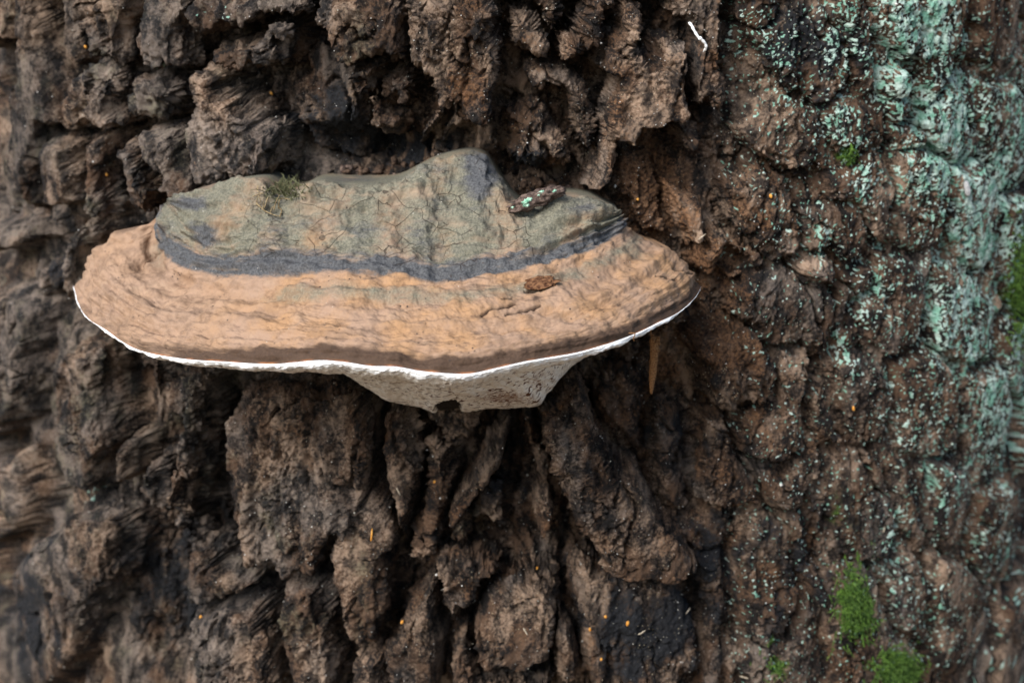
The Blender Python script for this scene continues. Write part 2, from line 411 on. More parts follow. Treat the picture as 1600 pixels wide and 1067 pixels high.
# ------------------------------------------------------------------ trunk
# bark plates as they lie on the trunk: outline (photo positions, turned into places on the trunk), height in mm
PLATES = [
 (2, "-40,-30 30,-30 28,20 10,72 -40,90"),
 (1, "30,-25 60,-25 62,60 70,110 78,160 100,215 78,212 60,200 47,265 40,332 20,340 5,250 8,150 25,100 22,50"),
 (-8, "66,-25 104,-25 105,40 118,75 115,105 100,130 76,120 68,60"),
 (3, "114,-25 202,-25 202,30 196,60 190,103 172,112 150,100 131,95 129,50 115,15"),
 (1, "208,-25 300,-25 300,20 290,50 285,108 275,125 262,112 240,115 225,118 198,105 203,60"),
 (4, "115,105 140,97 175,107 188,130 183,160 196,175 185,200 165,205 150,195 115,215 98,165 105,140"),
 (2, "194,117 220,120 262,128 268,150 262,190 250,203 225,192 203,185 192,170 202,140"),
 (1, "207,192 250,207 266,202 280,250 300,290 310,318 265,328 240,312 225,270 211,230"),
 (-1, "117,222 150,203 163,212 160,235 150,300 155,330 145,367 125,332 116,280"),
 (0, "172,227 203,227 220,257 235,300 230,332 205,347 190,312 176,270"),
 (-2, "48,220 70,218 100,222 108,280 100,340 70,350 50,330 46,270"),
 (3, "290,130 310,110 335,102 350,120 345,140 370,170 390,185 395,200 410,205 425,215 425,245 415,265 400,278 330,290 310,300 290,272 283,235 285,200 300,170"),
 (7, "305,-25 500,-25 488,20 478,33 440,23 420,29 395,53 370,44 340,58 320,57 297,35"),
 (5, "330,67 345,62 395,62 415,38 440,40 460,52 452,80 455,110 440,125 415,122 395,110 380,115 365,105 345,100 332,85"),
 (-16, "458,62 490,62 510,82 530,112 540,142 545,200 560,240 550,262 480,272 440,252 430,205 420,150 452,122"),
 (6, "503,-25 618,-25 638,20 625,58 633,88 620,93 600,83 575,88 560,103 540,98 522,70 503,50 495,25"),
 (3, "547,105 575,93 605,90 628,96 620,105 600,110 577,125 580,150 570,160 552,165 546,130"),
 (-7, "580,127 605,114 630,122 638,150 625,175 620,190 605,180 582,185 577,165"),
 (-10, "552,170 575,167 590,190 615,192 620,215 605,235 580,240 565,225 555,200"),
 (8, "642,-25 768,-25 783,10 778,50 788,70 780,110 775,135 775,180 765,200 745,190 725,190 715,170 690,165 675,130 660,105 640,90 631,60 645,20"),
 (-5, "680,178 692,186 681,210 656,235 630,260 634,238 656,212"),
 (-12, "702,192 725,197 718,220 690,240 662,260 684,225"),
 (3, "792,15 820,20 845,45 862,70 868,95 840,100 815,95 797,75 789,45"),
 (2, "800,-25 880,-25 877,30 872,58 852,40 828,12"),
 (5, "884,-25 960,-25 973,10 950,30 953,60 938,83 910,93 885,98 877,80 887,55 902,30 905,5"),
 (-5, "820,107 870,104 905,112 920,132 938,160 943,200 933,245 915,250 905,220 890,190 880,150 860,142 850,165 825,150 815,125"),
 (-7, "790,190 830,167 855,190 870,212 898,232 898,265 880,285 840,290 805,285 795,260 800,230"),
 (5, "977,0 1010,10 1012,50 1000,70 1015,90 1030,77 1060,68 1073,63 1078,100 1068,150 1076,180 1060,198 1030,205 1015,205 1000,230 990,237 975,225 972,250 955,290 940,312 922,300 932,265 947,220 952,160 960,130 945,125 932,115 942,85 965,55 962,25"),
 (2, "1042,-25 1150,-25 1140,30 1143,90 1135,178 1125,175 1110,165 1090,190 1079,165 1086,100 1090,60 1068,30 1052,20"),
 (0, "1062,207 1085,202 1105,230 1085,250 1066,245 1052,225"),
 (-12, "977,242 1040,252 1048,290 1056,360 1070,400 1050,395 1000,365 985,340 970,330 957,312"),
 (-1, "1057,290 1085,300 1110,320 1112,360 1100,385 1080,398 1066,370 1057,330"),
 (2, "1132,287 1160,275 1200,265 1230,290 1235,320 1250,350 1252,385 1245,402 1215,408 1200,398 1175,370 1156,360 1149,330"),
 (1, "1100,372 1130,357 1140,390 1135,435 1130,447 1110,450 1096,430 1091,400"),
 (-3, "1155,380 1200,405 1210,420 1195,430 1170,420 1150,410"),
 (-3, "1140,437 1165,427 1175,440 1150,450"),
 (9, "1246,416 1260,403 1280,401 1295,418 1288,440 1275,455 1260,440 1248,430"),
 (1, "1257,330 1290,320 1345,320 1350,370 1340,395 1320,405 1295,398 1270,396 1259,380"),
 (1, "1135,472 1150,452 1190,432 1233,417 1250,442 1275,461 1330,432 1370,422 1365,460 1330,470 1320,500 1300,530 1290,560 1270,555 1235,540 1215,555 1175,508 1140,505"),
 (7, "1075,547 1100,522 1130,512 1175,512 1190,532 1211,557 1208,580 1200,618 1180,630 1155,620 1140,640 1110,625 1090,592 1095,570"),
 (3, "1225,547 1263,557 1260,590 1248,620 1253,660 1256,700 1225,728 1195,718 1165,718 1152,690 1152,652 1180,637 1207,622 1217,590"),
 (1, "1102,660 1138,655 1150,702 1165,727 1193,767 1188,800 1140,805 1107,790 1102,740"),
 (3, "1172,730 1230,740 1258,708 1282,712 1280,755 1260,772 1240,795 1205,795 1197,765"),
 (2, "1264,602 1285,602 1300,650 1315,690 1300,700 1277,690 1263,665"),
 (-6, "1032,642 1065,642 1080,690 1075,760 1085,810 1060,820 1040,790 1030,740 1022,690"),
 (12, "845,640 900,585 925,640 945,680 960,720 1000,750 1030,790 1060,830 1085,870 1070,900 1040,905 1000,890 960,893 930,880 905,830 885,790 870,740 855,700"),
 (2, "892,884 930,892 1000,902 1060,912 1080,950 1096,1000 1090,1060 1000,1095 930,1095 920,1030 910,980 892,930"),
 (-6, "1092,882 1140,882 1150,940 1145,1040 1140,1095 1097,1095 1110,1000 1098,950"),
 (0, "1165,822 1200,812 1238,832 1238,880 1248,920 1235,960 1230,998 1190,1006 1167,980 1162,900"),
 (2, "1217,802 1245,797 1258,832 1260,880 1290,920 1295,936 1285,950 1257,925 1246,870"),
 (0, "1320,702 1370,712 1388,760 1398,820 1385,870 1340,880 1315,850 1310,820 1295,800 1292,775"),
 (-3, "1165,1014 1230,1010 1280,992 1285,1040 1280,1095 1160,1095"),
 (-2, "1165,-25 1280,-25 1300,20 1330,60 1330,130 1310,158 1290,168 1240,150 1210,110 1180,70 1160,30"),
 (2, "1295,-25 1340,-25 1360,30 1368,80 1372,140 1360,150 1340,120 1322,60"),
 (4, "1363,-25 1436,-25 1436,60 1420,88 1405,97 1382,60 1368,30"),
 (6, "1377,110 1395,101 1412,120 1410,150 1390,162 1377,140"),
 (3, "1390,167 1420,152 1425,180 1405,190"),
 (2, "1444,-25 1510,-25 1500,60 1488,110 1470,148 1452,160 1442,120 1428,90 1446,50"),
 (1, "1457,167 1500,122 1515,160 1520,220 1500,258 1470,248 1452,220 1442,190"),
 (1, "1182,162 1230,162 1290,180 1300,230 1290,268 1240,268 1202,253 1172,240 1152,200"),
 (1, "1302,162 1350,152 1370,172 1375,210 1350,238 1320,250 1302,220"),
 (2, "1292,272 1320,257 1350,247 1388,252 1398,300 1390,350 1370,380 1356,360 1352,318 1300,308"),
 (0, "1402,197 1430,192 1450,222 1430,238 1405,235"),
 (2, "1404,242 1440,247 1468,262 1478,310 1468,380 1440,398 1412,380 1402,330"),
 (1, "1484,267 1530,262 1558,300 1558,380 1540,418 1500,418 1484,380"),
 (1, "1372,402 1430,402 1448,430 1448,500 1430,538 1390,558 1362,540 1342,500 1370,470"),
 (1, "1460,412 1530,432 1558,480 1548,560 1500,568 1462,540"),
 (1, "1292,572 1330,552 1380,572 1398,620 1388,690 1360,708 1332,690 1312,650"),
 (2, "1404,572 1450,552 1488,575 1498,640 1488,700 1440,718 1412,700 1405,640"),
 (0, "1504,592 1560,572 1578,640 1568,740 1530,758 1507,720"),
 (1, "1402,722 1430,732 1438,800 1430,850 1407,830 1397,770"),
 (1, "1453,732 1500,722 1518,770 1508,840 1480,858 1457,820"),
 (0, "1530,772 1580,752 1600,830 1590,900 1550,918 1522,880"),
 (1, "1392,882 1430,864 1448,900 1438,960 1410,988 1392,950"),
 (1, "1462,872 1500,884 1538,930 1538,1000 1500,1060 1462,1040 1454,960"),
 (0, "1302,884 1360,892 1380,950 1400,1000 1440,1034 1440,1095 1300,1095 1297,1000"),
 (0, "1525,-25 1600,-25 1602,80 1570,120 1530,90"),
 (0, "1530,130 1585,135 1620,200 1610,290 1570,300 1535,240"),
 (0, "1575,310 1640,300 1650,470 1600,500 1572,440"),
 (0, "1570,510 1640,500 1650,700 1600,740 1590,640 1560,570"),
 (0, "1560,940 1620,900 1650,1095 1550,1095"),
 (0, "-30,348 40,350 47,385 25,398 -30,410"),
 (-4, "32,422 60,417 70,440 60,480 32,475"),
 (1, "-30,452 30,452 45,490 40,560 30,640 10,688 -30,690"),
 (1, "87,402 102,352 120,342 135,380 120,410 115,480 100,490 91,450"),
 (3, "97,547 115,532 150,542 160,562 165,640 170,700 150,738 140,780 105,785 96,740 86,700 96,650 101,600"),
 (1, "175,692 195,692 200,720 195,760 180,770 172,740"),
 (-2, "197,532 240,562 250,600 240,635 215,610 201,580"),
 (4, "257,572 330,577 335,600 310,640 305,690 300,740 280,800 270,838 256,830 266,760 266,700 276,660 260,620"),
 (0, "215,732 240,727 253,770 250,820 268,850 288,900 283,928 255,880 226,810 213,770"),
 (6, "380,602 400,587 500,592 560,602 590,640 588,700 578,800 550,858 530,830 513,858 500,900 480,908 440,902 420,878 400,897 376,868 382,830 361,800 356,740 351,680 370,640"),
 (2, "515,860 532,802 588,762 618,800 623,860 600,880 610,950 600,998 560,1006 532,990 521,930"),
 (3, "30,872 55,842 75,832 120,792 170,802 190,832 180,900 150,960 130,1000 110,1060 70,1095 50,1000 32,940"),
 (-2, "-30,720 20,710 30,790 15,850 -30,860"),
 (-6, "-30,960 20,950 50,1020 55,1095 -30,1095"),
 (-20, "195,880 240,890 262,950 255,1020 200,1040 170,980"),
 (4, "302,852 340,857 388,902 403,912 393,923 350,936 310,952 296,936 291,890"),
 (4, "297,958 340,945 395,938 418,970 428,1010 438,1095 322,1095 307,1000"),
 (3, "432,922 490,918 508,942 528,1010 518,1095 452,1095 434,1000"),
 (5, "600,650 630,640 655,680 660,722 650,780 632,870 640,900 625,882 620,800 605,730"),
 (6, "790,662 800,682 790,722 760,762 720,812 700,832 686,822 692,792 720,762 740,722 762,692"),
 (-5, "802,702 800,760 790,800 798,850 785,858 770,820 740,830 730,870 702,860 702,842 742,792 782,742"),
 (-1, "662,682 692,702 712,750 692,788 682,840 690,858 670,900 645,890 640,860 655,780"),
 (-7, "680,612 760,650 740,700 700,740 680,690 650,650"),
 (0, "830,792 860,772 872,800 852,858 835,860"),
 (2, "682,882 702,872 760,892 788,902 760,920 745,948 735,968 720,960 702,1000 690,960"),
 (2, "742,955 780,924 840,902 880,922 883,960 870,1000 860,1040 800,1056 752,1056 737,1000"),
 (1, "872,967 890,977 918,1030 914,1080 880,1095 867,1030"),
 (3, "622,962 680,902 688,980 690,1095 602,1095 607,1010"),
 (1, "550,1020 598,1024 598,1095 532,1095"),
 (1, "702,1014 735,985 750,1072 800,1074 860,1064 862,1095 702,1095"),
 (-9, "812,652 838,645 853,720 868,758 850,770 835,740 817,700"),
 (-11, "930,602 1000,602 1028,640 1020,690 1010,740 962,710 942,660"),
 (-6, "1042,482 1088,482 1100,515 1062,538 1042,520"),
 (-10, "1060,905 1090,890 1095,880 1040,850 1095,820 1150,815 1158,850 1140,875 1095,890"),
]
FLOOR = -0.024

def spaced(lo, hi, d0, d1, step, big, grow=1.13):
    """positions from lo to hi, dense between d0 and d1, growing coarser outside"""
    mid = list(np.arange(d0, d1, step))
    r, s = [mid[-1]], step
    while r[-1] < hi:
        s = min(s * grow, big); r.append(r[-1] + s)
    l, s = [d0], step
    while l[-1] > lo:
        s = min(s * grow, big); l.append(l[-1] - s)
    return np.array(l[1:][::-1] + mid + r[1:])

def macro_relief(U, V, us, vs):
    # warped coordinates make the plate outlines ragged
    wu = .0042 * gnoise(U * 38, V * 30, 11) + .0018 * gnoise(U * 105, V * 85, 12) + .0006 * gnoise(U * 270, V * 220, 13)
    wv = .0042 * gnoise(U * 36, V * 30, 21) + .0018 * gnoise(U * 100, V * 85, 22) + .0006 * gnoise(U * 260, V * 220, 23)
    Uw = U + wu; Vw = V + wv
    lump = gnoise(U * 55, V * 32, 31)
    Hh = np.full(U.shape, FLOOR, np.float32) + .006 * lump + .005 * gnoise(U * 120, V * 60, 32)
    lab = np.full(U.shape, -1, np.int32)
    wvar = gnoise(U * 70, V * 60, 33)
    # the bark gets shallower and closer towards one flank
    fl0 = FLOOR - .016 * (1 - sstep(.02, .13, U)) + .016 * sstep(.10, .19, U) + .018 * (1 - sstep(-.33, -.23, U))
    Hh = Hh - FLOOR + fl0
    polys = []; rp_ = random.Random(3)
    for hmm, s in PLATES:
        p = np.array([[float(c) for c in q.split(",")] for q in s.split()])
        pu, pv = to_uv(p[:, 0], p[:, 1])
        polys.append((hmm / 1000.0 * 1.35, np.stack([pu, pv], 1)))
    fu, fv = to_uv(np.array([0, 1600, 0, 1600.]), np.array([0, 0, 1067, 1067.]))
    tone = np.full(U.shape, .5, np.float32)
    for i, (hp, P) in enumerate(polys):
        m = .024
        c0, c1 = np.searchsorted(us, [P[:, 0].min() - m, P[:, 0].max() + m])
        r0, r1 = np.searchsorted(vs, [P[:, 1].min() - m, P[:, 1].max() + m])
        if c1 - c0 < 2 or r1 - r0 < 2: continue
        x = Uw[r0:r1, c0:c1]; y = Vw[r0:r1, c0:c1]
        d = np.full(x.shape, 9.0, np.float32); ins = np.zeros(x.shape, bool)
        for a in range(len(P)):
            ax, ay = P[a]; bx, by = P[(a + 1) % len(P)]
            ex, ey = bx - ax, by - ay
            t = np.clip(((x - ax) * ex + (y - ay) * ey) / (ex * ex + ey * ey + 1e-12), 0, 1)
            d = np.minimum(d, np.hypot(x - ax - t * ex, y - ay - t * ey))
            cr = ((ay > y) != (by > y))
            with np.errstate(divide='ignore', invalid='ignore'):
                xi = ax + (y - ay) * ex / (ey if abs(ey) > 1e-9 else 1e-9)
            ins ^= cr & (x < xi)
        sd = np.where(ins, d, -d) + .0002 + .0016 * sstep(.10, .19, x) - .0006 * (1 - sstep(-.25, -.1, x))
        w = .0062 + .0030 * wvar[r0:r1, c0:c1] + .002 * (1 - sstep(-.30, -.20, x))
        q = np.clip(sd / w, 0, 1)
        prof = 1 - (1 - q) ** 2.0
        dome = .0022 * (1 - np.exp(-np.maximum(sd, 0) / .010)) - .001
        fl = Hh[r0:r1, c0:c1]
        tu, tv = rp_.uniform(-.16, .10), rp_.uniform(-.10, .16)
        tilt = np.clip((x - P[:, 0].mean()) * tu + (y - P[:, 1].mean()) * tv, -.006, .006)
        tgt = hp + dome + tilt + .0028 * lump[r0:r1, c0:c1] * (1 - .7 * sstep(.13, .24, x))
        hh = fl0[r0:r1, c0:c1] + (tgt - fl0[r0:r1, c0:c1]) * prof
        up = (hh > fl) & (sd > 0)
        Hh[r0:r1, c0:c1] = np.where(up, hh, fl)
        lab[r0:r1, c0:c1] = np.where(up & (q > .25), i, lab[r0:r1, c0:c1])
        tn = .5 + .26 * (rp_.random() - .5)
        tone[r0:r1, c0:c1] = np.where(up, tn, tone[r0:r1, c0:c1])
    # deep hollows: the pocket behind the cap and the cavities between the tall plates
    hx, hy, _ = project_cyl(U, V)
    for cx, cy, sx, sy, dp in ((530, 252, 95, 34, .034), (232, 930, 42, 120, .030), (72, 440, 24, 70, .022), (215, 640, 16, 70, .016), (820, 285, 70, 22, .026),
                               (120, 60, 9, 60, .014), (282, 200, 10, 70, .016), (800, 730, 14, 70, .016), (900, 900, 12, 80, .016), (1105, 470, 24, 40, .016), (40, 800, 20, 60, .02)):
        Hh = Hh - dp * np.exp(-np.abs((hx - cx) / sx) ** 3 - np.abs((hy - cy) / sy) ** 3)
    # beyond the traced part the bark goes on as long plates of the same kind
    f1, f2, cid = worley(Uw / .030, Vw / .075, 5)
    e = np.clip((f2 - f1) / .28, 0, 1)
    fv_ = -.012 + .007 * sstep(.18, .25, U)
    hv = fv_ + (cid * .006 - .002 + .003 * lump - fv_) * (1 - (1 - e) ** 2.2)
    inside = (sstep(fu.min() - .010, fu.min() + .004, U) * (1 - sstep(fu.max() - .004, fu.max() + .010, U))
              * sstep(fv.min() - .012, fv.min() + .0, V) * (1 - sstep(fv.max(), fv.max() + .012, V)))
    Hh = inside * Hh + (1 - inside) * hv
    lab = np.where(inside > .5, lab, -1)
    return Hh, lab, tone, polys, Uw, Vw, lump, inside, cid

def build_trunk():
    global TV, TN, TPX, TPY, TZ
    half = math.pi * RAD
    us = spaced(-half + .01, half - .01, -0.36, 0.36, 0.00074, 0.018)
    us = us * 1.0
    us[0], us[-1] = -half, half
    vs = spaced(-1.02, 1.6, -0.225, 0.215, 0.00070, 0.024)
    U, V = np.meshgrid(us, vs)
    U = U.astype(np.float32); V = V.astype(np.float32)
    # let the grid gather on the plate walls so that they carry as much relief as the faces
    def box(a, n, ax):
        c = np.cumsum(np.pad(a, [(n + 1, n) if k == ax else (0, 0) for k in range(2)], mode='edge'), axis=ax)
        k = 2 * n + 1
        return (np.take(c, range(k, c.shape[ax]), ax) - np.take(c, range(0, c.shape[ax] - k), ax)) / k
    ur, vr = us[::2], vs[::2]
    h0 = macro_relief(U[::2, ::2], V[::2, ::2], ur, vr)[0].astype(np.float64)
    h0 = box(box(h0, 1, 0), 1, 1)
    def gather(h, x, ax):
        g = np.sqrt(1 + (0.9 * np.gradient(h, x, axis=ax)) ** 2).clip(1, 4.5)
        g = box(box(g, 2, 0), 2, 1)
        g = g / box(g, 20, ax)
        dx = np.gradient(x)
        c = np.cumsum(g * (dx[:, None] if ax == 0 else dx[None, :]), axis=ax)
        c = c - (c - (x[:, None] if ax == 0 else x[None, :])).mean(axis=ax, keepdims=True)
        out = np.empty_like(c)
        for k in range(c.shape[1 - ax]):
            if ax == 1: out[k] = np.interp(x, c[k], x)
            else: out[:, k] = np.interp(x, c[:, k], x)
        return out - (x[:, None] if ax == 0 else x[None, :])
    su, sv = gather(h0, ur, 1), gather(h0, vr, 0)
    lim = .010
    def upsample(a):
        b = np.empty((a.shape[0], len(us)))
        for k in range(a.shape[0]): b[k] = np.interp(us, ur, a[k])
        c = np.empty((len(vs), len(us)))
        f = np.clip(np.interp(vs, vr, np.arange(len(vr))), 0, len(vr) - 1.001); k = f.astype(int); f = (f - k)[:, None]
        return b[k] * (1 - f) + b[k + 1] * f
    inn = (sstep(-.37, -.35, U) * (1 - sstep(.35, .37, U)) * sstep(-.24, -.22, V) * (1 - sstep(.21, .23, V)))
    U = (U + (np.clip(upsample(box(box(su, 1, 0), 1, 1)), -lim, lim) * inn)).astype(np.float32)
    V = (V + (np.clip(upsample(box(box(sv, 1, 0), 1, 1)), -lim, lim) * inn)).astype(np.float32)
    Hh, lab, tone, polys, Uw, Vw, lump, inside, cid = macro_relief(U, V, us, vs)
    # root flare
    flare = .30 * np.exp(-(V + .95) / .16)
    rough = (.45 + .75 * sstep(-.4, .5, gnoise(U * 34, V * 26, 50))) * (1 - .35 * sstep(.13, .24, U)) * (1 - .2 * (1 - sstep(-.30, -.2, U))) * (1 - .6 * sstep(.25, .32, np.abs(U)))
    # slots and cracks inside the plates
    cr = np.abs(gnoise(Uw * 62, Vw * 24, 51)); crm = sstep(.0, .4, gnoise(U * 25, V * 22, 52))
    Hh -= .009 * np.exp(-(cr / .05) ** 2) * crm
    cr = np.abs(gnoise(Uw * 50, Vw * 70, 53)); crm = sstep(.1, .5, gnoise(U * 30, V * 28, 54))
    Hh -= .006 * np.exp(-(cr / .045) ** 2) * crm
    # colour zones, given by photo position on the trunk
    PX, PY, _ = project_cyl(U, V)
    def zone(lst):
        z = np.zeros(U.shape, np.float32)
        for cx, cy, sx, sy, w in lst:
            z = np.maximum(z, w * np.exp(-((PX - cx) / sx) ** 2 - ((PY - cy) / sy) ** 2))
        return z
    dens = zone([(1420, 40, 90, 150, .84), (1400, 130, 45, 70, .86), (1480, 210, 100, 190, .80), (1540, 330, 90, 200, .78), (1320, 60, 40, 90, .62),
                 (1310, 200, 50, 70, .62), (1350, 270, 50, 60, .6), (1240, 330, 40, 50, .42), (1290, 370, 30, 40, .55), (1370, 450, 45, 80, .55),
                 (1500, 500, 90, 130, .76), (1560, 640, 70, 150, .72), (1320, 570, 25, 70, .5), (1420, 640, 60, 80, .48), (1470, 740, 70, 100, .44),
                 (1400, 860, 40, 120, .40), (1560, 850, 70, 130, .42), (1200, 60, 60, 60, .45), (1590, 200, 40, 150, .7), (1240, 130, 60, 70, .45),
                 (250, 105, 14, 12, .62), (150, 65, 6, 8, .6), (350, 20, 40, 25, .38), (110, 790, 25, 12, .45), (1450, 980, 60, 80, .4), (1590, 560, 40, 120, .6)])
    rust = zone([(1050, 330, 70, 110, .62), (1120, 420, 90, 80, .55), (1130, 540, 90, 45, .62), (1200, 330, 70, 60, .5), (1010, 300, 50, 70, .6), (970, 660, 60, 60, .42),
                 (900, 650, 60, 60, .3), (430, 640, 70, 60, .36), (600, 700, 50, 60, .3), (1350, 600, 60, 90, .22), (1050, 620, 60, 60, .5)])
    stain_shade = zone([(1250, 60, 85, 80, .85), (500, 215, 75, 75, .72), (1010, 985, 120, 90, .75), (1110, 900, 70, 90, .58), (600, 255, 130, 35, .72), (830, 270, 60, 40, .62),  # blue-black bark stains, plus shade of the hollows painted in as dark colour
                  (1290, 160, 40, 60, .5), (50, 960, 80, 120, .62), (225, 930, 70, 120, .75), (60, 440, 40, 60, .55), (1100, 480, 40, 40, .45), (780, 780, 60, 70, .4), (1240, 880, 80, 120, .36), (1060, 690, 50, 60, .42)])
    olive = zone([(560, 60, 60, 60, .5), (60, 250, 60, 120, .42), (130, 650, 50, 120, .5), (430, 780, 80, 120, .46), (90, 870, 50, 70, .5), (460, 980, 60, 70, .5),
                  (740, 830, 60, 70, .5), (560, 900, 50, 100, .42), (1330, 780, 60, 90, .4), (1380, 900, 50, 70, .5), (250, 80, 70, 90, .36), (380, 30, 70, 30, .4)])
    moss = zone([(1332, 950, 24, 46, 1.0), (1398, 1045, 32, 30, 1.0), (1325, 245, 10, 14, .9), (1600, 440, 18, 60, 1.0), (1215, 1045, 20, 20, .55), (1200, 1000, 12, 12, .6), (1310, 800, 12, 40, .4), (1360, 860, 12, 60, .35)])
    # surface
    near = 1 - sstep(.85, 1.0, np.abs(U) / half)
    Hh = Hh * near
    th = U / RAD
    r = RAD + Hh + flare
    P = np.stack([r * np.sin(th), RAD - r * np.cos(th), V - .22 * np.maximum(Hh, -.02) * near], -1)
    def normals(P):
        N = grid_normals(P)
        return -N if N[len(vs) // 2, len(us) // 2, 1] > 0 else N
    Ps = np.stack([box(box(P[..., k].astype(np.float64), 2, 0), 2, 1) for k in range(3)], -1)
    N = normals(Ps)
    # crumbs, ledges, pits and grain, set in space so that walls carry them as well as faces
    q = P.reshape(-1, 3).astype(np.float32); rg = (rough * near).ravel()
    q = q + np.stack([.0013 * gnoise3(q, 85, 35), .0010 * gnoise3(q, 90, 36), .0020 * gnoise3(q, 70, 37)], 1)
    tr = gnoise3(q, (95, 95, 36), 38) * 2.6
    ledge = (np.floor(tr) + sstep(.45, 1.0, tr - np.floor(tr))) / 2.6
    wl = (1 - .45 * sstep(.02, .14, U)).ravel()               # long ridges, strongest away from the lichened flank
    d2 = (.0028 * gnoise3(q, (68, 68, 24), 41) + .0022 * ledge
          + wl * (0.0075 * (.22 - np.abs(gnoise3(q, (74, 74, 11), 47))) + .0060 * (.22 - np.abs(gnoise3(q, (150, 150, 22), 46))))
          - .0040 * (np.abs(gnoise3(q, (200, 200, 125), 43)) - .2)
          - .0034 * (np.abs(gnoise3(q, (400, 400, 290), 44)) - .2) + .0017 * gnoise3(q, (700, 700, 560), 45)
          - .0024 * sstep(.16, .42, gnoise3(q, (240, 240, 150), 39)))
    fade = 1 - sstep(.0, .006, np.maximum(np.gradient(us)[None, :] * np.ones((len(vs), 1)), np.gradient(vs)[:, None] * np.ones((1, len(us))))).ravel()
    P = P + (N.reshape(-1, 3) * (d2 * rg * fade)[:, None]).reshape(P.shape)
    # colour fields in space
    q = P.reshape(-1, 3).astype(np.float32); sh_ = U.shape
    def f3(sc, sd, o=3, g=.55): return fbm3(q, sc, sd, o, g).reshape(sh_)
    ln = .50 * f3((90, 90, 45), 61, 3) + .85 * f3((330, 330, 250), 62, 3, .75)
    lich = sstep(.0, .16, ln + (dens - .64) * .95) * (dens > .2)
    lich = np.maximum(lich, .85 * sstep(.60, .70, f3(520, 63, 1) + .42 * np.clip(dens - .05, 0, .6)) * (PX > 1150))
    moss = sstep(.30, .5, moss + .25 * f3(260, 71, 2)) * (moss > .1)
    tone = tone + .12 * gnoise(U * 20, V * 14, 72)
    mid = .5 + .75 * f3((120, 120, 75), 81, 4, .65)
    big = .5 + .70 * f3((34, 34, 22), 82, 4, .6)
    left = 1 - sstep(250, 750, PX)
    grey = .40 + .28 * left + .7 * f3((24, 24, 15), 88, 3, .6)
    lcol = .5 + .6 * f3(150, 83, 2)
    grit = sstep(.0, .35, f3(42, 84, 2)) * (.35 + .65 * sstep(500, 900, PX))
    rust = np.maximum(rust * 1.3, .27 * (1 - left) * (1 - sstep(1250, 1500, PX))) + .50 * f3((60, 60, 42), 87, 3, .6)
    stain_shade = stain_shade + .75 * f3((60, 60, 40), 85, 4, .6) * sstep(.03, .2, stain_shade)
    olive = np.maximum(olive, .32 * left) + .55 * f3((70, 70, 45), 86, 4, .65)
    tone = tone * inside + (1 - inside) * (.42 + .16 * cid)
    P = P + (N * (.0006 * lich * (.3 + np.abs(f3(700, 64, 1))))[..., None])
    N = normals(P)
    F = grid_faces(len(vs), len(us))
    TV = P.reshape(-1, 3); TN = N.reshape(-1, 3)
    attrs = dict(tone=tone.ravel(), rust=rust.ravel(), stain_shade=stain_shade.ravel(), olive=olive.ravel(), moss=moss.ravel(), lichen=lich.ravel(), mid=mid.ravel(), big=big.ravel(), lcol=lcol.ravel(), grit=grit.ravel(), grey=grey.ravel())
    root = thing("tree_trunk", "old tree trunk with deeply fissured brown bark carrying the bracket fungus", "tree trunk", (0, RAD, -.95))
    fl = lab[:-1, :-1].ravel()
    # keep only the main body of each plate
    nr, nc = len(vs) - 1, len(us) - 1
    L = fl.reshape(nr, nc)
    tot = 0
    for i, (hp, P_) in enumerate(polys):
        sel = np.flatnonzero(fl == i)
        if len(sel) < 150: 
            fl[sel] = -1; continue
        rr, cc = np.divmod(sel, nc)
        r0, r1, c0, c1 = rr.min(), rr.max() + 1, cc.min(), cc.max() + 1
        w = (L[r0:r1, c0:c1] == i)
        keep = biggest(w)
        drop = w & ~keep
        L[r0:r1, c0:c1][drop] = -1
        sel = np.flatnonzero((L == i).ravel()) if False else ((np.argwhere(keep) + [r0, c0]) @ np.array([nc, 1]))
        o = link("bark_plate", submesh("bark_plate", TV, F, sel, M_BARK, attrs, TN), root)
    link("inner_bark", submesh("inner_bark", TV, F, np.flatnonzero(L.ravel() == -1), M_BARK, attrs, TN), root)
    TPX, TPY, TZ = project(TV)
    return root

def biggest(w):
    """largest 4-connected body of a boolean window, by label spreading on runs"""
    lab = np.zeros(w.shape, np.int32); par = [0]
    def find(a):
        while par[a] != a:
            par[a] = par[par[a]]; a = par[a]
        return a
    prev = []
    for r in range(w.shape[0]):
        row = np.concatenate([[0], w[r].astype(np.int8), [0]]); d = np.diff(row)
        s = np.flatnonzero(d == 1); e = np.flatnonzero(d == -1); cur = []
        j = 0
        for a, b in zip(s, e):
            k = 0
            for (pa, pb, pk) in prev:
                if pb <= a: continue
                if pa >= b: break
                if k == 0: k = find(pk)
                else: par[find(pk)] = k = find(k)
            if k == 0:
                par.append(len(par)); k = len(par) - 1
            lab[r, a:b] = k; cur.append((a, b, k))
        prev = cur
    root = np.array([find(i) for i in range(len(par))])
    lab = root[lab]
    cnt = np.bincount(lab.ravel()); cnt[0] = 0
    return lab == cnt.argmax()

def project_cyl(U, V):
    th = U / RAD
    P = np.stack([RAD * np.sin(th), RAD - RAD * np.cos(th), V], -1)
    return project(P)

trunk = build_trunk()

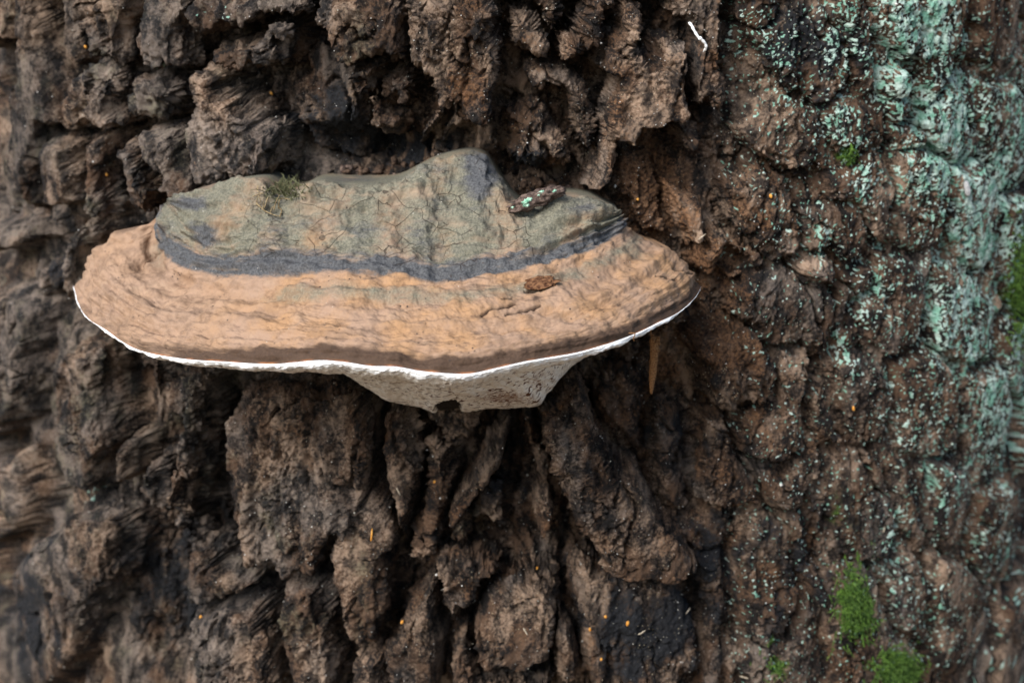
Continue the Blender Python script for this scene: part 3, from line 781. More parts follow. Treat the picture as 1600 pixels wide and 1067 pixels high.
# nearest trunk point for a photo position
_cell = 4
_ok = (TPX > -40) & (TPX < 1640) & (TPY > -40) & (TPY < 1107) & (TN @ FWD < 0.2)
_idx = np.flatnonzero(_ok)
_cx = ((TPX[_idx] + 40) / _cell).astype(int); _cy = ((TPY[_idx] + 40) / _cell).astype(int)
_key = _cy * 1000 + _cx
_o = np.lexsort((TZ[_idx], _key))
_ku, _kf = np.unique(_key[_o], return_index=True)
_first = dict(zip(_ku.tolist(), _idx[_o][_kf].tolist()))
def bark_at(px, py):
    """index of the trunk vertex that shows at a photo position"""
    for r in range(6):
        for dx in range(-r, r + 1):
            for dy in range(-r, r + 1):
                k = (int((py + 40) / _cell) + dy) * 1000 + int((px + 40) / _cell) + dx
                if k in _first: return _first[k]
    return int(np.argmin((TPX - px) ** 2 + (TPY - py) ** 2))

# ------------------------------------------------------------------ bracket fungus
def pl(s): return np.array([[float(c) for c in q.split(",")] for q in s.split()])
ROW_LIP = pl("115,448 122,475 138,498 165,515 190,533 215,546 250,555 300,562 350,565 420,569 460,566 500,563 540,566 580,572 620,573 660,580 710,584 740,583 780,574 820,565 860,558 900,551 940,540 970,530 1000,518 1030,503 1060,488 1085,466 1096,448")
ROW_MID = pl("156,380 160,410 180,440 212,466 260,490 320,503 400,508 480,505 560,507 640,512 700,518 760,512 830,500 900,485 960,462 1010,440 1045,415 1057,396")
ROW_GRV = pl("247,339 240,360 238,385 250,405 275,425 310,438 350,445 400,446 450,443 500,441 540,440 580,443 620,442 660,445 690,452 720,451 760,444 800,437 830,430 860,421 900,412 930,400 955,385 975,372 984,362")
ROW_STP = pl("252,328 247,350 249,375 264,394 293,411 330,421 380,426 450,424 540,420 600,421 650,424 690,431 730,429 780,419 830,411 880,401 920,387 950,372 970,356 979,344")
ROW_TOP = pl("262,318 275,342 300,362 340,372 390,365 430,350 480,355 540,365 600,370 650,375 690,387 730,380 780,377 830,374 870,357 910,347 940,341 960,336 970,333")
ROW_BCK = pl("265,314 310,297 360,285 405,281 435,297 460,299 490,287 550,290 610,286 642,272 668,257 700,245 735,240 760,249 778,278 800,310 825,328 850,322 870,311 900,309 930,314 955,325 968,331")
ROW_ROOT = pl("118,455 160,490 220,520 300,545 400,565 480,572 528,577 548,588 575,605 605,624 650,633 690,647 740,640 800,636 842,633 857,612 885,582 905,562 950,540 1010,505 1060,480 1094,452")

def resample(poly, n, smooth=2):
    c = curve_pts(poly, 1200)
    d = np.concatenate([[0], np.cumsum(np.hypot(*np.diff(c, axis=0).T))]); d /= d[-1]
    t = np.linspace(0, 1, n)
    return np.stack([np.interp(t, d, c[:, 0]), np.interp(t, d, c[:, 1])], 1)

def row_world(poly, n, depth, power=2.2, off=.008):
    p = resample(poly, n)
    x0, x1 = p[0, 0], p[-1, 0]
    xn = np.clip((p[:, 0] - (x0 + x1) / 2) / ((x1 - x0) / 2), -1, 1)
    sh = (1 - np.abs(xn) ** power) ** (1 / power)
    # plain trunk depth under this position, then out towards the camera
    y = trunk_y((p[:, 0] - 800) * .00035) * .8 - off - depth * sh
    return at(p[:, 0], p[:, 1], y)

def pchip(s, Y, q):
    """monotone cubic interpolation of rows Y (k, n, 3) at q"""
    h = np.diff(s); d = np.diff(Y, axis=0) / h[:, None, None]
    m = np.zeros_like(Y)
    w1 = 2 * h[1:] + h[:-1]; w2 = h[1:] + 2 * h[:-1]
    pos = d[:-1] * d[1:] > 0
    with np.errstate(divide='ignore', invalid='ignore'):
        hm = (w1 + w2)[:, None, None] / (w1[:, None, None] / d[:-1] + w2[:, None, None] / d[1:])
    m[1:-1] = np.where(pos, hm, 0)
    m[0] = d[0]; m[-1] = d[-1]
    i = np.clip(np.searchsorted(s, q, side='right') - 1, 0, len(s) - 2)
    f = ((q - s[i]) / h[i])[:, None, None]; hh = h[i][:, None, None]
    a, b = Y[i], Y[i + 1]
    return ((1 + 2 * f) * (1 - f) ** 2 * a + f * (1 - f) ** 2 * hh * m[i] + f * f * (3 - 2 * f) * b + f * f * (f - 1) * hh * m[i + 1])

def poly_dist(px, py, pts):
    d = np.full(px.shape, 1e9)
    for (ax, ay), (bx, by) in zip(pts[:-1], pts[1:]):
        ex, ey = bx - ax, by - ay
        t = np.clip(((px - ax) * ex + (py - ay) * ey) / (ex * ex + ey * ey + 1e-9), 0, 1)
        d = np.minimum(d, np.hypot(px - ax - t * ex, py - ay - t * ey))
    return d

def fungus_materials():
    # crust of the cap
    n = NT("fungus_crust", .80, .22)
    fine = n.noise(900, 5, .7); mid = n.noise(170, 6, .7, (.7, .7, 1.5)); big = n.noise(42, 5, .6)
    rings = n.noise(330, 5, .65, (.16, .16, 1.3))
    c = n.mix(n.step(big, .35, .65), (.31, .208, .145), (.345, .205, .108))
    c = n.mix(n.math('MULTIPLY', n.step(mid, .50, .32), n.step(big, .36, .6, .25, .85)), c, (.165, .098, .058))
    c = n.mix(n.math('MULTIPLY', n.step(rings, .47, .30), n.attr("ringw")), c, (.13, .085, .06))
    c = n.mix(n.step(fine, .58, .8), c, (.42, .30, .20))
    pat = n.noise(75, 4, .65, (.6, .6, 1.5))
    wing = n.attr("wing")
    c = n.mix(n.math('MULTIPLY', wing, .75), c, n.mix(n.step(mid, .3, .62), (.185, .122, .084), (.325, .218, .150)))
    c = n.mix(n.math('MULTIPLY', n.step(pat, .50, .34), .32), c, (.135, .088, .058))
    c = n.mix(n.math('MULTIPLY', n.step(pat, .58, .72), .35), c, (.40, .285, .195))
    ol = n.attr("olive")
    c = n.mix(n.step(n.math('ADD', ol, n.math('MULTIPLY', n.math('SUBTRACT', mid, .5), .9)), .25, .85), c,
              n.mix(n.step(fine, .3, .7), (.086, .087, .067), (.208, .198, .148)))
    sl = n.attr("slate")
    c = n.mix(n.step(n.math('ADD', sl, n.math('MULTIPLY', n.math('SUBTRACT', n.noise(150, 5, .7, (.45, .45, 1.6)), .5), 1.15)), .22, .72), c,
              n.mix(n.step(fine, .3, .7), (.038, .040, .044), (.108, .112, .118)))
    du = n.attr("dust")
    c = n.mix(n.step(n.math('ADD', du, n.math('MULTIPLY', n.math('SUBTRACT', n.noise(150, 5, .6, (.4, .4, 1.5)), .5), 1.3)), .45, 1.1), c, (.285, .215, .150))
    ed = n.attr("edge")
    c = n.mix(n.step(n.math('ADD', ed, n.math('MULTIPLY', n.math('SUBTRACT', rings, .5), 1.3)), .18, .80), c, n.mix(fine, (.026, .017, .012), (.11, .066, .042)))
    c = n.mix(n.attr("rim"), c, n.mix(n.step(mid, .35, .6), (.09, .03, .014), (.30, .13, .055)))
    sp = n.voronoi(260)
    c = n.mix(n.math('MULTIPLY', n.step(sp, .16, .09), n.step(n.noise(60, 3, .5), .52, .6)), c, (.05, .035, .03))
    wsp = n.voronoi(170)
    c = n.mix(n.math('MULTIPLY', n.step(wsp, .055, .03), n.step(n.noise(33, 3, .5), .5, .6)), c, (.7, .66, .6))
    # drying cracks of the old layer
    vc = n.voronoi(62, 'DISTANCE_TO_EDGE', (1, 1, 1.5), (38, .02))
    crack = n.math('MULTIPLY', n.step(vc, .016, .004), n.math('MULTIPLY', n.attr("crack"), n.step(n.noise(48, 3, .5), .44, .54)))
    vc2 = n.voronoi(120, 'DISTANCE_TO_EDGE', (1, 1, 1.4), (60, .012))
    crack2 = n.math('MULTIPLY', n.step(vc2, .018, .005), n.math('MULTIPLY', n.attr("crack"), n.step(n.noise(36, 3, .5), .58, .64)))
    crack = n.math('MAXIMUM', crack, crack2)
    c = n.mix(n.math('MULTIPLY', crack, .6), c, (.03, .018, .012))
    c = n.mix(n.attr("gash"), c, (.035, .018, .010))
    c = n.mix(1.0, c, (.86, .83, .80), 'MULTIPLY')
    n.color(c)
    h = n.math('ADD', n.math('MULTIPLY', n.noise(520, 5, .7), .6), n.math('ADD', n.math('MULTIPLY', n.math('MULTIPLY', rings, n.attr("ringw")), 1.0), n.math('MULTIPLY', crack, -1.3)))
    n.bump(h, .0006, .8)
    crust = n.m
    # fresh white margin
    n = NT("fungus_margin", .7, .3)
    f = n.noise(700, 4, .6)
    c = n.mix(n.step(f, .3, .6), (.70, .68, .64), (.83, .83, .82))
    c = n.mix(n.step(n.voronoi(240), .10, .05), c, (.18, .09, .05))
    n.color(c); n.bump(f, .0004, .6)
    margin = n.m
    # pore surface
    n = NT("fungus_pores", .85, .2)
    f = n.noise(1200, 3, .6); b = n.noise(70, 5, .65)
    c = n.mix(n.step(b, .35, .7), (.80, .77, .71), (.70, .63, .54))
    c = n.mix(n.step(f, .55, .8), c, (.42, .36, .30))
    sp = n.math('MULTIPLY', n.step(n.noise(300, 3, .6), .54, .60), n.step(n.noise(55, 3, .5), .36, .50))
    c = n.mix(n.math('MULTIPLY', sp, n.math('ADD', .75, n.attr("spot"))), c, (.10, .042, .020))
    c = n.mix(n.math('MULTIPLY', n.step(n.math('ADD', n.attr("spot"), n.math('MULTIPLY', n.math('SUBTRACT', n.noise(420, 4, .7), .5), 1.8)), .40, .80), .75), c, (.22, .11, .06))
    c = n.mix(n.attr("hole"), c, (.012, .008, .006))
    n.color(c); n.bump(f, .0004, .7)
    return crust, margin, n.m

def widen(a, lift=None):
    """carry both ends of the bracket back into the trunk with a few more columns"""
    k = 7
    if lift is None:
        return np.concatenate([np.repeat(a[:, :1], k, 1), a, np.repeat(a[:, -1:], k, 1)], 1)
    f = np.linspace(1, 1 / k, k)[None, :, None]
    L = a[:, :1] + f * np.array([.034, .075, -.002]); R = a[:, -1:] + f[:, ::-1] * np.array([-.012, .065, -.002])
    return np.concatenate([L, a, R], 1)

def build_fungus():
    crust, margin, pores = fungus_materials()
    nt = 680
    lip = row_world(ROW_LIP, nt, .140)
    rows = [lip, row_world(ROW_MID, nt, .112), row_world(ROW_GRV, nt, .078), row_world(ROW_STP, nt, .069),
            row_world(ROW_TOP, nt, .046, 2.6), row_world(ROW_BCK, nt, .016, 3)]
    _p = resample(ROW_BCK, nt)
    hb = np.exp(-((_p[:, 0] - 722) / 62) ** 2)
    rows[-1] = at(_p[:, 0], _p[:, 1], rows[-1][:, 1] + .022 * hb)
    rows[3] = .45 * rows[3] + .55 * (rows[2] + (rows[4] - rows[2]) * .26)
    back = rows[-1].copy(); back[:, 1] += .075; back[:, 2] -= .004
    t = np.linspace(0, 1, nt)
    # rounded shoulder just above the lip
    sh = lip + (rows[1] - lip) * .10; sh[:, 2] += .0035 * np.sin(np.pi * t) ** .5
    rows = [lip, sh] + rows[1:] + [back]
    S = np.array([0, .06, .35, .58, .63, .82, 1.0, 1.22])
    ns = 300
    q = np.concatenate([np.linspace(0, 1, ns - 12), np.linspace(1, 1.22, 13)[1:]])
    P = pchip(S, np.stack(rows), q)                              # (ns, nt, 3)
    s = q[:, None] * np.ones(nt); tt = t[None, :] * np.ones((len(q), 1))
    N = grid_normals(P)
    if N[ns // 3, nt // 2, 2] < 0: N = -N
    # relief: position along the rim in metres, and across
    A = tt * .42; B = s * .17
    env = np.minimum(np.sin(np.pi * np.clip(tt, 0, 1)) ** .5 * 1.3, 1)
    tier = sstep(.58, .64, s)
    low = 1 - tier
    wob = .05 * gnoise(A * 14, B * 10, 101)
    ringf = gnoise((A + 3) * 12, (s + wob) * 34, 102) + .6 * gnoise((A + 5) * 26, (s + wob) * 70, 103)
    ringw = sstep(.22, .45, tt) * (1 - sstep(.74, .95, tt)) * (.45 + .55 * sstep(-.3, .3, gnoise(A * 18, B * 16, 119)))
    q3 = P.reshape(-1, 3).astype(np.float32)
    def n3(sc, sd): return gnoise3(q3, sc, sd).reshape(s.shape)
    dsp = low * (.00075 * ringf * (.25 + .75 * ringw) + .0006 * n3((120, 120, 190), 151) + .0004 * n3(380, 152) + .0009 * gnoise(A * 60, B * 60, 104) + .00055 * gnoise(A * 150, B * 170, 105) + .0024 * gnoise(A * 24, B * 26, 106) + .0021 * n3((75, 75, 130), 153) + .0012 * n3((150, 150, 230), 154))
    lump = n3(75, 107) * 1.3
    dsp += tier * (.0028 * lump + .0022 * n3(150, 108) + .0010 * n3(330, 109) - .0020 * np.abs(n3(100, 110)))
    dsp += tier * .0030 * gnoise((A + 2) * 9, (s + wob) * 24, 127) + low * .0022 * gnoise((A + 4) * 6, (s + wob) * 17, 129) * sstep(.05, .2, s)
    dsp += .00022 * gnoise(A * 480, B * 500, 111)
    # lip stays clean
    dsp *= sstep(0, .05, s) * .9 + .1
    dsp *= 1 - sstep(1.0, 1.05, s)
    PX, PY, _ = project(P)
    def bump(cx, cy, sx, sy): return np.exp(-((PX - cx) / sx) ** 2 - ((PY - cy) / sy) ** 2) * (s < 1.02)
    dsp += -.0022 * bump(685, 415, 14, 32) + .003 * bump(495, 365, 26, 16) + .003 * bump(580, 355, 45, 14) + .003 * bump(745, 360, 55, 16)
    dsp += -.006 * bump(430, 322, 26, 20) + .0025 * bump(330, 350, 40, 26) - .003 * bump(185, 412, 9, 7) - .0045 * bump(292, 437, 14, 7) + .0035 * bump(900, 340, 40, 20)
    dsp += .0015 * np.exp(-((s - .645) / .02) ** 2) * env * (1 + .8 * gnoise(A * 45, B * 0 + 3, 115))
    gash = np.zeros_like(s)
    for pts, wd in ((pl("752,494 768,486 786,481 806,473"), 1.5), (pl("790,489 812,484 838,477 846,473"), 1.2), (pl("785,472 800,466"), 1.3),
                    (pl("1026,431 1040,433 1048,438 1056,439"), 1.3), (pl("1054,419 1068,424 1081,429"), 1.2), (pl("820,455 845,452"), 1.5)):
        g = np.exp(-(poly_dist(PX + 1.3 * gnoise(A * 200, B * 200, 117), PY + 1.6 * gnoise(A * 210, B * 190, 118), curve_pts(pts, 20)) / wd) ** 2)
        gash = np.maximum(gash, g)
    # finer, ragged gash edges
    gash = np.clip(gash * (1.1 + .3 * gnoise(A * 300, B * 300, 116)), 0, 1)
    dsp -= .0013 * gash
    P = P + N * dsp[..., None]
    N = grid_normals(P)
    if N[ns // 3, nt // 2, 2] < 0: N = -N
    # colour zones
    edge = (1 - sstep(.045, .15, s + .022 * gnoise(A * 40, B * 0, 120) + .02 * gnoise(A * 130, B * 60, 118))) * sstep(-.1, .10, tt + .0) * (.35 + .65 * sstep(.06, .34, tt))
    rim = (1 - sstep(.003, .014, s)) * sstep(.05, .14, tt) * sstep(-.25, .35, gnoise(A * 90, B * 0, 126))
    slate = np.exp(-((s - .65 - .02 * gnoise(A * 30, B * 0, 124)) / .075) ** 2) * sstep(.572, .59, s) * (1.0 + .30 * gnoise(A * 26, s * 70, 125))
    slate = np.maximum(slate, .40 * tier * (.6 + .7 * gnoise(A * 22, B * 46, 121)))
    slate = np.maximum(slate, .9 * bump(318, 368, 30, 22)); slate = np.maximum(slate, .7 * bump(380, 430, 90, 16)); slate = np.maximum(slate, .75 * bump(300, 318, 40, 14))
    slate = np.maximum(slate, 1.0 * bump(752, 268, 34, 46))
    slate *= tier
    olive = tier * (.75 + .35 * gnoise(A * 30, B * 30, 122)) * sstep(.64, .74, s)
    olive = np.maximum(olive, .62 * np.exp(-((s - .53) / .05) ** 2) * (s < .6) * sstep(.2, .35, tt))
    olive = np.maximum(olive, .6 * bump(985, 395, 45, 20)); olive = np.maximum(olive, .5 * bump(245, 400, 25, 45))
    dust = tier * (.36 + .34 * gnoise(A * 30, B * 90, 123) + .22 * lump)
    dust = dust + tier * .22 * gnoise(A * 16, s * 95, 128)
    dust = np.maximum(dust, .85 * bump(640, 300, 70, 22)); dust = np.maximum(dust, .85 * bump(480, 320, 45, 16)); dust = np.maximum(dust, .7 * bump(700, 345, 60, 25))
    wing = np.maximum(1 - sstep(.16, .36, tt), .0) * low
    crk = sstep(.62, .70, s) * (1 - sstep(1.0, 1.04, s)) * sstep(.1, .25, tt)
    attrs = {k: widen(v).ravel() for k, v in dict(edge=edge, rim=rim, slate=slate, olive=olive, dust=dust, wing=wing, crack=crk, gash=gash, ringw=ringw).items()}
    root = thing("bracket_fungus", "large tan and grey bracket fungus with white rim growing out of the trunk", "bracket fungus", tuple(at(620, 470, trunk_y(-.06))))
    P2 = widen(P, 1); N2 = grid_normals(P2)
    if N2[ns // 3, nt // 2, 2] < 0: N2 = -N2
    F = grid_faces(len(q), P2.shape[1])
    Vv = P2.reshape(-1, 3); Nn = N2.reshape(-1, 3)
    rowi = np.repeat(np.arange(len(q) - 1), P2.shape[1] - 1)
    split = int(np.searchsorted(q, .585))
    o = link("cap", submesh("cap", Vv, F, rowi < split, crust, attrs, Nn), root); o["label"] = "tan ridged lower zone of the cap"
    o = link("old_growth_layer", submesh("old_growth_layer", Vv, F, rowi >= split, crust, attrs, Nn), root); o["label"] = "older grey and olive cracked upper layer"
    # underside: margin lip, then pore surface running down into the trunk
    lip = P[0]
    lx, ly, _ = project(lip)
    wv = sstep(.02, .10, t) * (.7 + .3 * sstep(.15, .35, t)) * (1 - .45 * sstep(.80, .97, t)) * (1 - .5 * sstep(.97, 1.0, t))
    jag = 1 + .30 * gnoise(t * 60, t * 0, 131) + .12 * gnoise(t * 150, t * 0, 132)
    m1 = at(lx, ly + 2.5 * wv * jag, lip[:, 1] - .0012)
    m2 = at(lx, ly + 7.0 * wv * jag, lip[:, 1] - .0002)
    toward = np.array([.0, 1.0])
    cx = (lip[:, 0] - at(620, 560, -.05)[0])
    def inward(p, d):
        v = np.stack([at(640, 560, .05)[0] - p[:, 0], .06 - p[:, 1]], 1)
        v /= np.linalg.norm(v, axis=1, keepdims=True)
        r = p.copy(); r[:, :2] += v * d[:, None]; return r
    cen = sstep(.30, .42, t) * (1 - sstep(.74, .86, t))
    m3 = inward(m2, .009 + 0 * t); _, y3, _ = project(m3)
    # lower edge of the margin as it shows
    m3[:, 2] -= (ly + (12 + 5 * cen) * wv - y3) * .00031
    m4 = inward(m3, .030 + 0 * t); _, y4, _ = project(m4)
    x4, _, _ = project(m4)
    tgt4 = ly + (11 + 8 * cen) * wv
    m4[:, 2] -= np.where(cen > .02, (tgt4 - y4) * .00032 * cen, 0) - .0
    rp = resample(ROW_ROOT, nt)
    root_row = at(rp[:, 0], rp[:, 1], trunk_y((rp[:, 0] - 800) * .00035) - .018 * cen)
    # sides are flat: keep the hidden side roots at the height of the rim
    end = root_row.copy(); end[:, 1] += .05; end[:, 2] -= .012
    Sb = np.array([0, .05, .12, .22, .45, .9, 1.1])
    qb = np.concatenate([np.linspace(0, .22, 34), np.linspace(.22, 1.1, 90)[1:]])
    Q = pchip(Sb, np.stack([lip, m1, m2, m3, m4, root_row, end]), qb)
    NB = grid_normals(Q)
    if NB[60, nt // 2, 2] > 0: NB = -NB
    sb = qb[:, None] * np.ones(nt); tb = t[None, :] * np.ones((len(qb), 1))
    db = sstep(.0, .1, sb) * (.0005 * gnoise(tb * 120, sb * 30, 141) + .0012 * gnoise(tb * 26, sb * 5, 142)) * (1 - sstep(.9, .95, sb))
    db += .00018 * gnoise(tb * 260, sb * 60, 143) * sstep(.02, .06, sb)
    QX, QY, _ = project(Q)
    hole = np.exp(-(((QX - 700) / 24) ** 2 + ((QY - 640) / 15) ** 2) ** 2) * (sb > .4)
    hole = sstep(.35, .6, hole + .3 * gnoise(tb * 200, sb * 60, 144))
    Q = Q + NB * (db - .0025 * hole)[..., None]
    NB = grid_normals(Q)
    if NB[60, nt // 2, 2] > 0: NB = -NB
    spot = np.maximum(.75 * np.exp(-((QX - 790) / 75) ** 2 - ((QY - 622) / 13) ** 2), .55 * np.exp(-((QX - 840) / 40) ** 2 - ((QY - 590) / 20) ** 2)) * (sb > .25)
    ab = dict(spot=widen(spot).ravel(), hole=widen(hole).ravel())
    Q = widen(Q, 1); NB = grid_normals(Q)
    if NB[60, nt // 2, 2] > 0: NB = -NB
    FB = grid_faces(len(qb), Q.shape[1])[:, ::-1]
    ri = np.repeat(np.arange(len(qb) - 1), Q.shape[1] - 1)
    cut = int(np.searchsorted(qb, .15))
    Vb = Q.reshape(-1, 3); Nb = NB.reshape(-1, 3)
    o = link("margin", submesh("margin", Vb, FB, ri < cut, margin, ab, Nb), root); o["label"] = "fresh bright white growing rim"
    o = link("pore_surface", submesh("pore_surface", Vb, FB, ri >= cut, pores, ab, Nb), root); o["label"] = "off-white pore surface with rusty brown specks"
    return root, P, N

fungus, FP, FN = build_fungus()
_fx, _fy, _fz = project(FP.reshape(-1, 3))
_fv = FP.reshape(-1, 3); _fn = FN.reshape(-1, 3)
def fungus_at(px, py):
    d = (_fx - px) ** 2 + (_fy - py) ** 2
    c = np.flatnonzero(d < max(d.min() * 4, 9))
    i = c[np.argmin(_fz[c])]
    return _fv[i], _fn[i]


def fungus_frame(px, py):
    p, n = fungus_at(px, py)
    return np.array(p), np.array(n)

# ------------------------------------------------------------------ small things
def lumpy(center, radii, axes=None, seed=0, amp=.25, subdiv=3, freq=1.6):
    """an irregular crumb: a sphere pulled out of shape"""
    import bmesh
    bm = bmesh.new(); bmesh.ops.create_icosphere(bm, subdivisions=subdiv, radius=1.0)
    V = np.array([v.co[:] for v in bm.verts]); F = [[v.index for v in f.verts] for f in bm.faces]; bm.free()
    q = (V * freq + seed * 3.7).astype(np.float32)
    k = 1 + amp * gnoise3(q, 1.0, seed) * 1.6 + amp * .7 * gnoise3(q, 2.3, seed + 1) + amp * .35 * gnoise3(q, 5.0, seed + 2)
    V = V * k[:, None] * np.asarray(radii)
    if axes is not None: V = V @ np.asarray(axes)
    return V + np.asarray(center), F

def frame_from(d, n):
    d = d / np.linalg.norm(d); n = n - d * (n @ d); n /= np.linalg.norm(n)
    return np.stack([d, np.cross(n, d), n])

M_CHIP = simple("chip_bark", (.04, .027, .023), (.14, .10, .08), 500, .9, .0006)
M_LICH = simple("lichen_crust", (.14, .34, .22), (.42, .58, .46), 700, .9, .0004)
M_STEM = simple("dry_stem", (.10, .07, .035), (.27, .205, .115), 400, .8)
M_CASE = simple("case_silk", (.13, .06, .025), (.30, .16, .07), 1500, .9, .0006)
M_WHITE = simple("white_strand", (.66, .66, .64), (.82, .82, .80), 800, .6)
M_COCOON = simple("cocoon_silk", (.24, .24, .24), (.40, .40, .39), 900, .9)
M_ORANGE = simple("orange_bud", (.50, .20, .03), (.62, .32, .08), 700, .6)
M_PALE = simple("pale_wood", (.30, .24, .17), (.52, .45, .35), 500, .8, stretch=(1, 1, .3))
M_GRIT = simple("pale_grain", (.30, .28, .22), (.60, .58, .54), 200, .6)
M_FLAKE = simple("crust_flake", (.045, .018, .010), (.17, .085, .042), 420, .9, .0008)
M_CRUMB = simple("dark_crumb", (.02, .013, .010), (.10, .065, .045), 300, .9, .0006)

def moss_material(name, dark, mid, tip):
    n = NT(name, .7, .3)
    f = n.noise(260, 3, .6); g = n.noise(900, 2, .5)
    n.color(n.mix(n.step(g, .55, .75), n.mix(n.step(f, .35, .65), dark, mid), tip))
    n.b.inputs["Subsurface Weight"].default_value = 0.0
    return n.m
M_MOSS = moss_material("green_moss", (.022, .055, .008), (.075, .150, .018), (.20, .30, .055))
M_MOSSD = moss_material("olive_moss", (.045, .048, .020), (.12, .12, .055), (.22, .21, .11))

def moss_mesh(name, anchors, mat, length, lean, seed, leaf=.0011, per=9):
    """moss shoots: each a bent stem set with small pointed leaves"""
    r = np.random.default_rng(seed); V = []; F = []
    for p, n in anchors:
        d = n + lean + r.normal(0, .45, 3); d /= np.linalg.norm(d)
        L = length * r.uniform(.5, 1.25)
        bend = r.normal(0, .35, 3) + np.array([0, 0, -.25])
        pts = []
        for k in range(5):
            f = k / 4
            pts.append(p - n * .0008 + (d * f + bend * f * f * .6) * L)
        pts = np.array(pts)
        tv, tf = tube_arrays(pts, np.linspace(.00032, .00012, 5), 4)
        b = len(V); V += list(tv); F += [tuple(b + i for i in q) for q in tf]
        for k in range(per):
            f = .15 + .85 * k / per
            c = np.array([np.interp(f * 4, range(5), pts[:, j]) for j in range(3)])
            o = r.normal(0, 1, 3); o -= d * (o @ d); o /= np.linalg.norm(o)
            ld = (o * .8 + d * .7); ld /= np.linalg.norm(ld)
            sd = np.cross(ld, o + r.normal(0, .3, 3)); sd /= np.linalg.norm(sd)
            l = leaf * r.uniform(.7, 1.4) * (1.15 - .5 * f)
            b = len(V)
            V += [c, c + ld * l * .5 + sd * l * .22, c + ld * l, c + ld * l * .5 - sd * l * .22 + o * l * .1]
            F.append((b, b + 1, b + 2, b + 3))
    return mesh_py(name, V, F, mat, False)

def bark_patch(cx, cy, sx, sy, n, seed):
    r = np.random.default_rng(seed); out = []
    for _ in range(n):
        i = bark_at(cx + r.normal(0, sx), cy + r.normal(0, sy))
        out.append((TV[i], TN[i]))
    return out

def moss_clump(label, anchors, mat, length, lean, seed, group=None, **k):
    c = np.mean([a[0] for a in anchors], 0)
    t = thing("moss_clump", label, "moss", tuple(c), group)
    o = link("shoots", moss_mesh("moss_shoots", anchors, mat, length, np.array(lean), seed, **k), t)
    o["kind"] = "stuff"
    return t

moss_clump("bright green moss cushion hanging in a bark hollow at the trunk flank", bark_patch(1330, 935, 11, 26, 420, 1) + bark_patch(1345, 962, 12, 14, 200, 2), M_MOSS, .0058, (0, -.1, -.7), 11, leaf=.0015)
moss_clump("rounded green moss cushion below the hanging moss, lowest on the bark", bark_patch(1402, 1046, 18, 16, 560, 3), M_MOSS, .0055, (.1, -.2, .1), 12, leaf=.0015)
moss_clump("vertical strip of green moss on the far lichened flank of the trunk", bark_patch(1597, 450, 9, 45, 420, 4), M_MOSS, .0065, (.2, -.3, -.2), 13, leaf=.0015)
moss_clump("tiny green moss tuft among pale mint lichen crust", bark_patch(1328, 244, 5, 9, 60, 5), M_MOSS, .004, (0, -.2, -.4), 14)
moss_clump("thin sparse green moss wisps near the foot of the dark plates", bark_patch(1208, 1035, 14, 12, 24, 6), M_MOSS, .0045, (0, -.3, -.3), 15)

# moss and dry rootlets lying in the hollow of the cap
anch = []
r_ = np.random.default_rng(5)
for _ in range(150):
    p, n = fungus_frame(446 + r_.normal(0, 15), 297 + r_.normal(0, 7)); anch.append((p, n))
moss_clump("small olive moss tuft lying in the hollow on top of the bracket fungus", anch, M_MOSSD, .0075, (.0, -.5, .3), 16, leaf=.0009, per=6)

rt = thing("dry_rootlets", "tangle of thin dry straw-coloured rootlets below the olive moss tuft", "rootlets", tuple(fungus_frame(425, 325)[0]))
for k, (pts, rd) in enumerate([("398,319 408,324 418,331 428,337 437,340", .0007), ("400,320 404,308 407,319", .00045), ("414,326 416,316 420,310", .0006), ("412,324 412,316", .0005),
                ("428,330 432,318 435,306", .0007), ("424,335 428,326 431,322", .0006), ("402,290 404,298 410,302", .0005), ("394,308 404,304 410,301", .0005),
                ("434,326 444,314 455,311", .0006), ("438,340 440,330 436,324", .0007)]):
    q = pl(pts); P3 = []
    for j, (x, y) in enumerate(q):
        p, n = fungus_frame(x, y)
        lift = .0006 + (.003 * math.sin(math.pi * min(1, (j + .3) / len(q))) if k in (1, 2, 4, 5, 8) else .0008)
        P3.append(p + n * lift)
    V, F = tube_arrays(curve_pts(P3, 14), np.linspace(rd * .62, rd * .35, 14), 6, .25, k)
    link("rootlet", mesh_py("rootlet", V, F, M_STEM), rt)

# bark chip with lichen in the saddle of the cap
pa, na = fungus_frame(806, 327); pb, nb_ = fungus_frame(866, 312)
pa = at(803, 324, pa[1] - .004); pb = at(872, 299, pa[1] + .003)
ax = pb - pa; Lc = np.linalg.norm(ax); fr = frame_from(ax, np.array([0, -.75, .65]))
chip = thing("bark_chip", "loose dark bark chip with mint lichen resting in the saddle of the cap", "bark chip", tuple(pa))
V, F = lumpy((pa + pb) / 2, (Lc * .56, .0042, .0040), fr, 21, .30, 4, 3.0)
link("chip_body", mesh_py("chip_body", V, F, M_CHIP), chip)
for k, (f, u, w, ra) in enumerate([(.27, -.3, .85, .0020), (.34, -.2, .85, .0016), (.26, -.6, .65, .0016), (.58, -.1, .95, .0014), (.65, .05, .95, .0013), (.92, .1, .7, .0014), (.0, 0, .3, .0013)]):
    wd = math.sqrt(max(0, 1 - (2 * f - 1) ** 2)) if 0 < f < 1 else .3
    c = pa + ax * f + fr[1] * u * .0050 * wd + fr[2] * w * .0050 * max(wd, .5)
    V, F = lumpy(c - fr[2] * .0003, (ra * 1.0, ra * .7, ra * .45), fr, 40 + k, .55, 3, 3.2)
    link("lichen", mesh_py("lichen", V, F, M_LICH), chip)

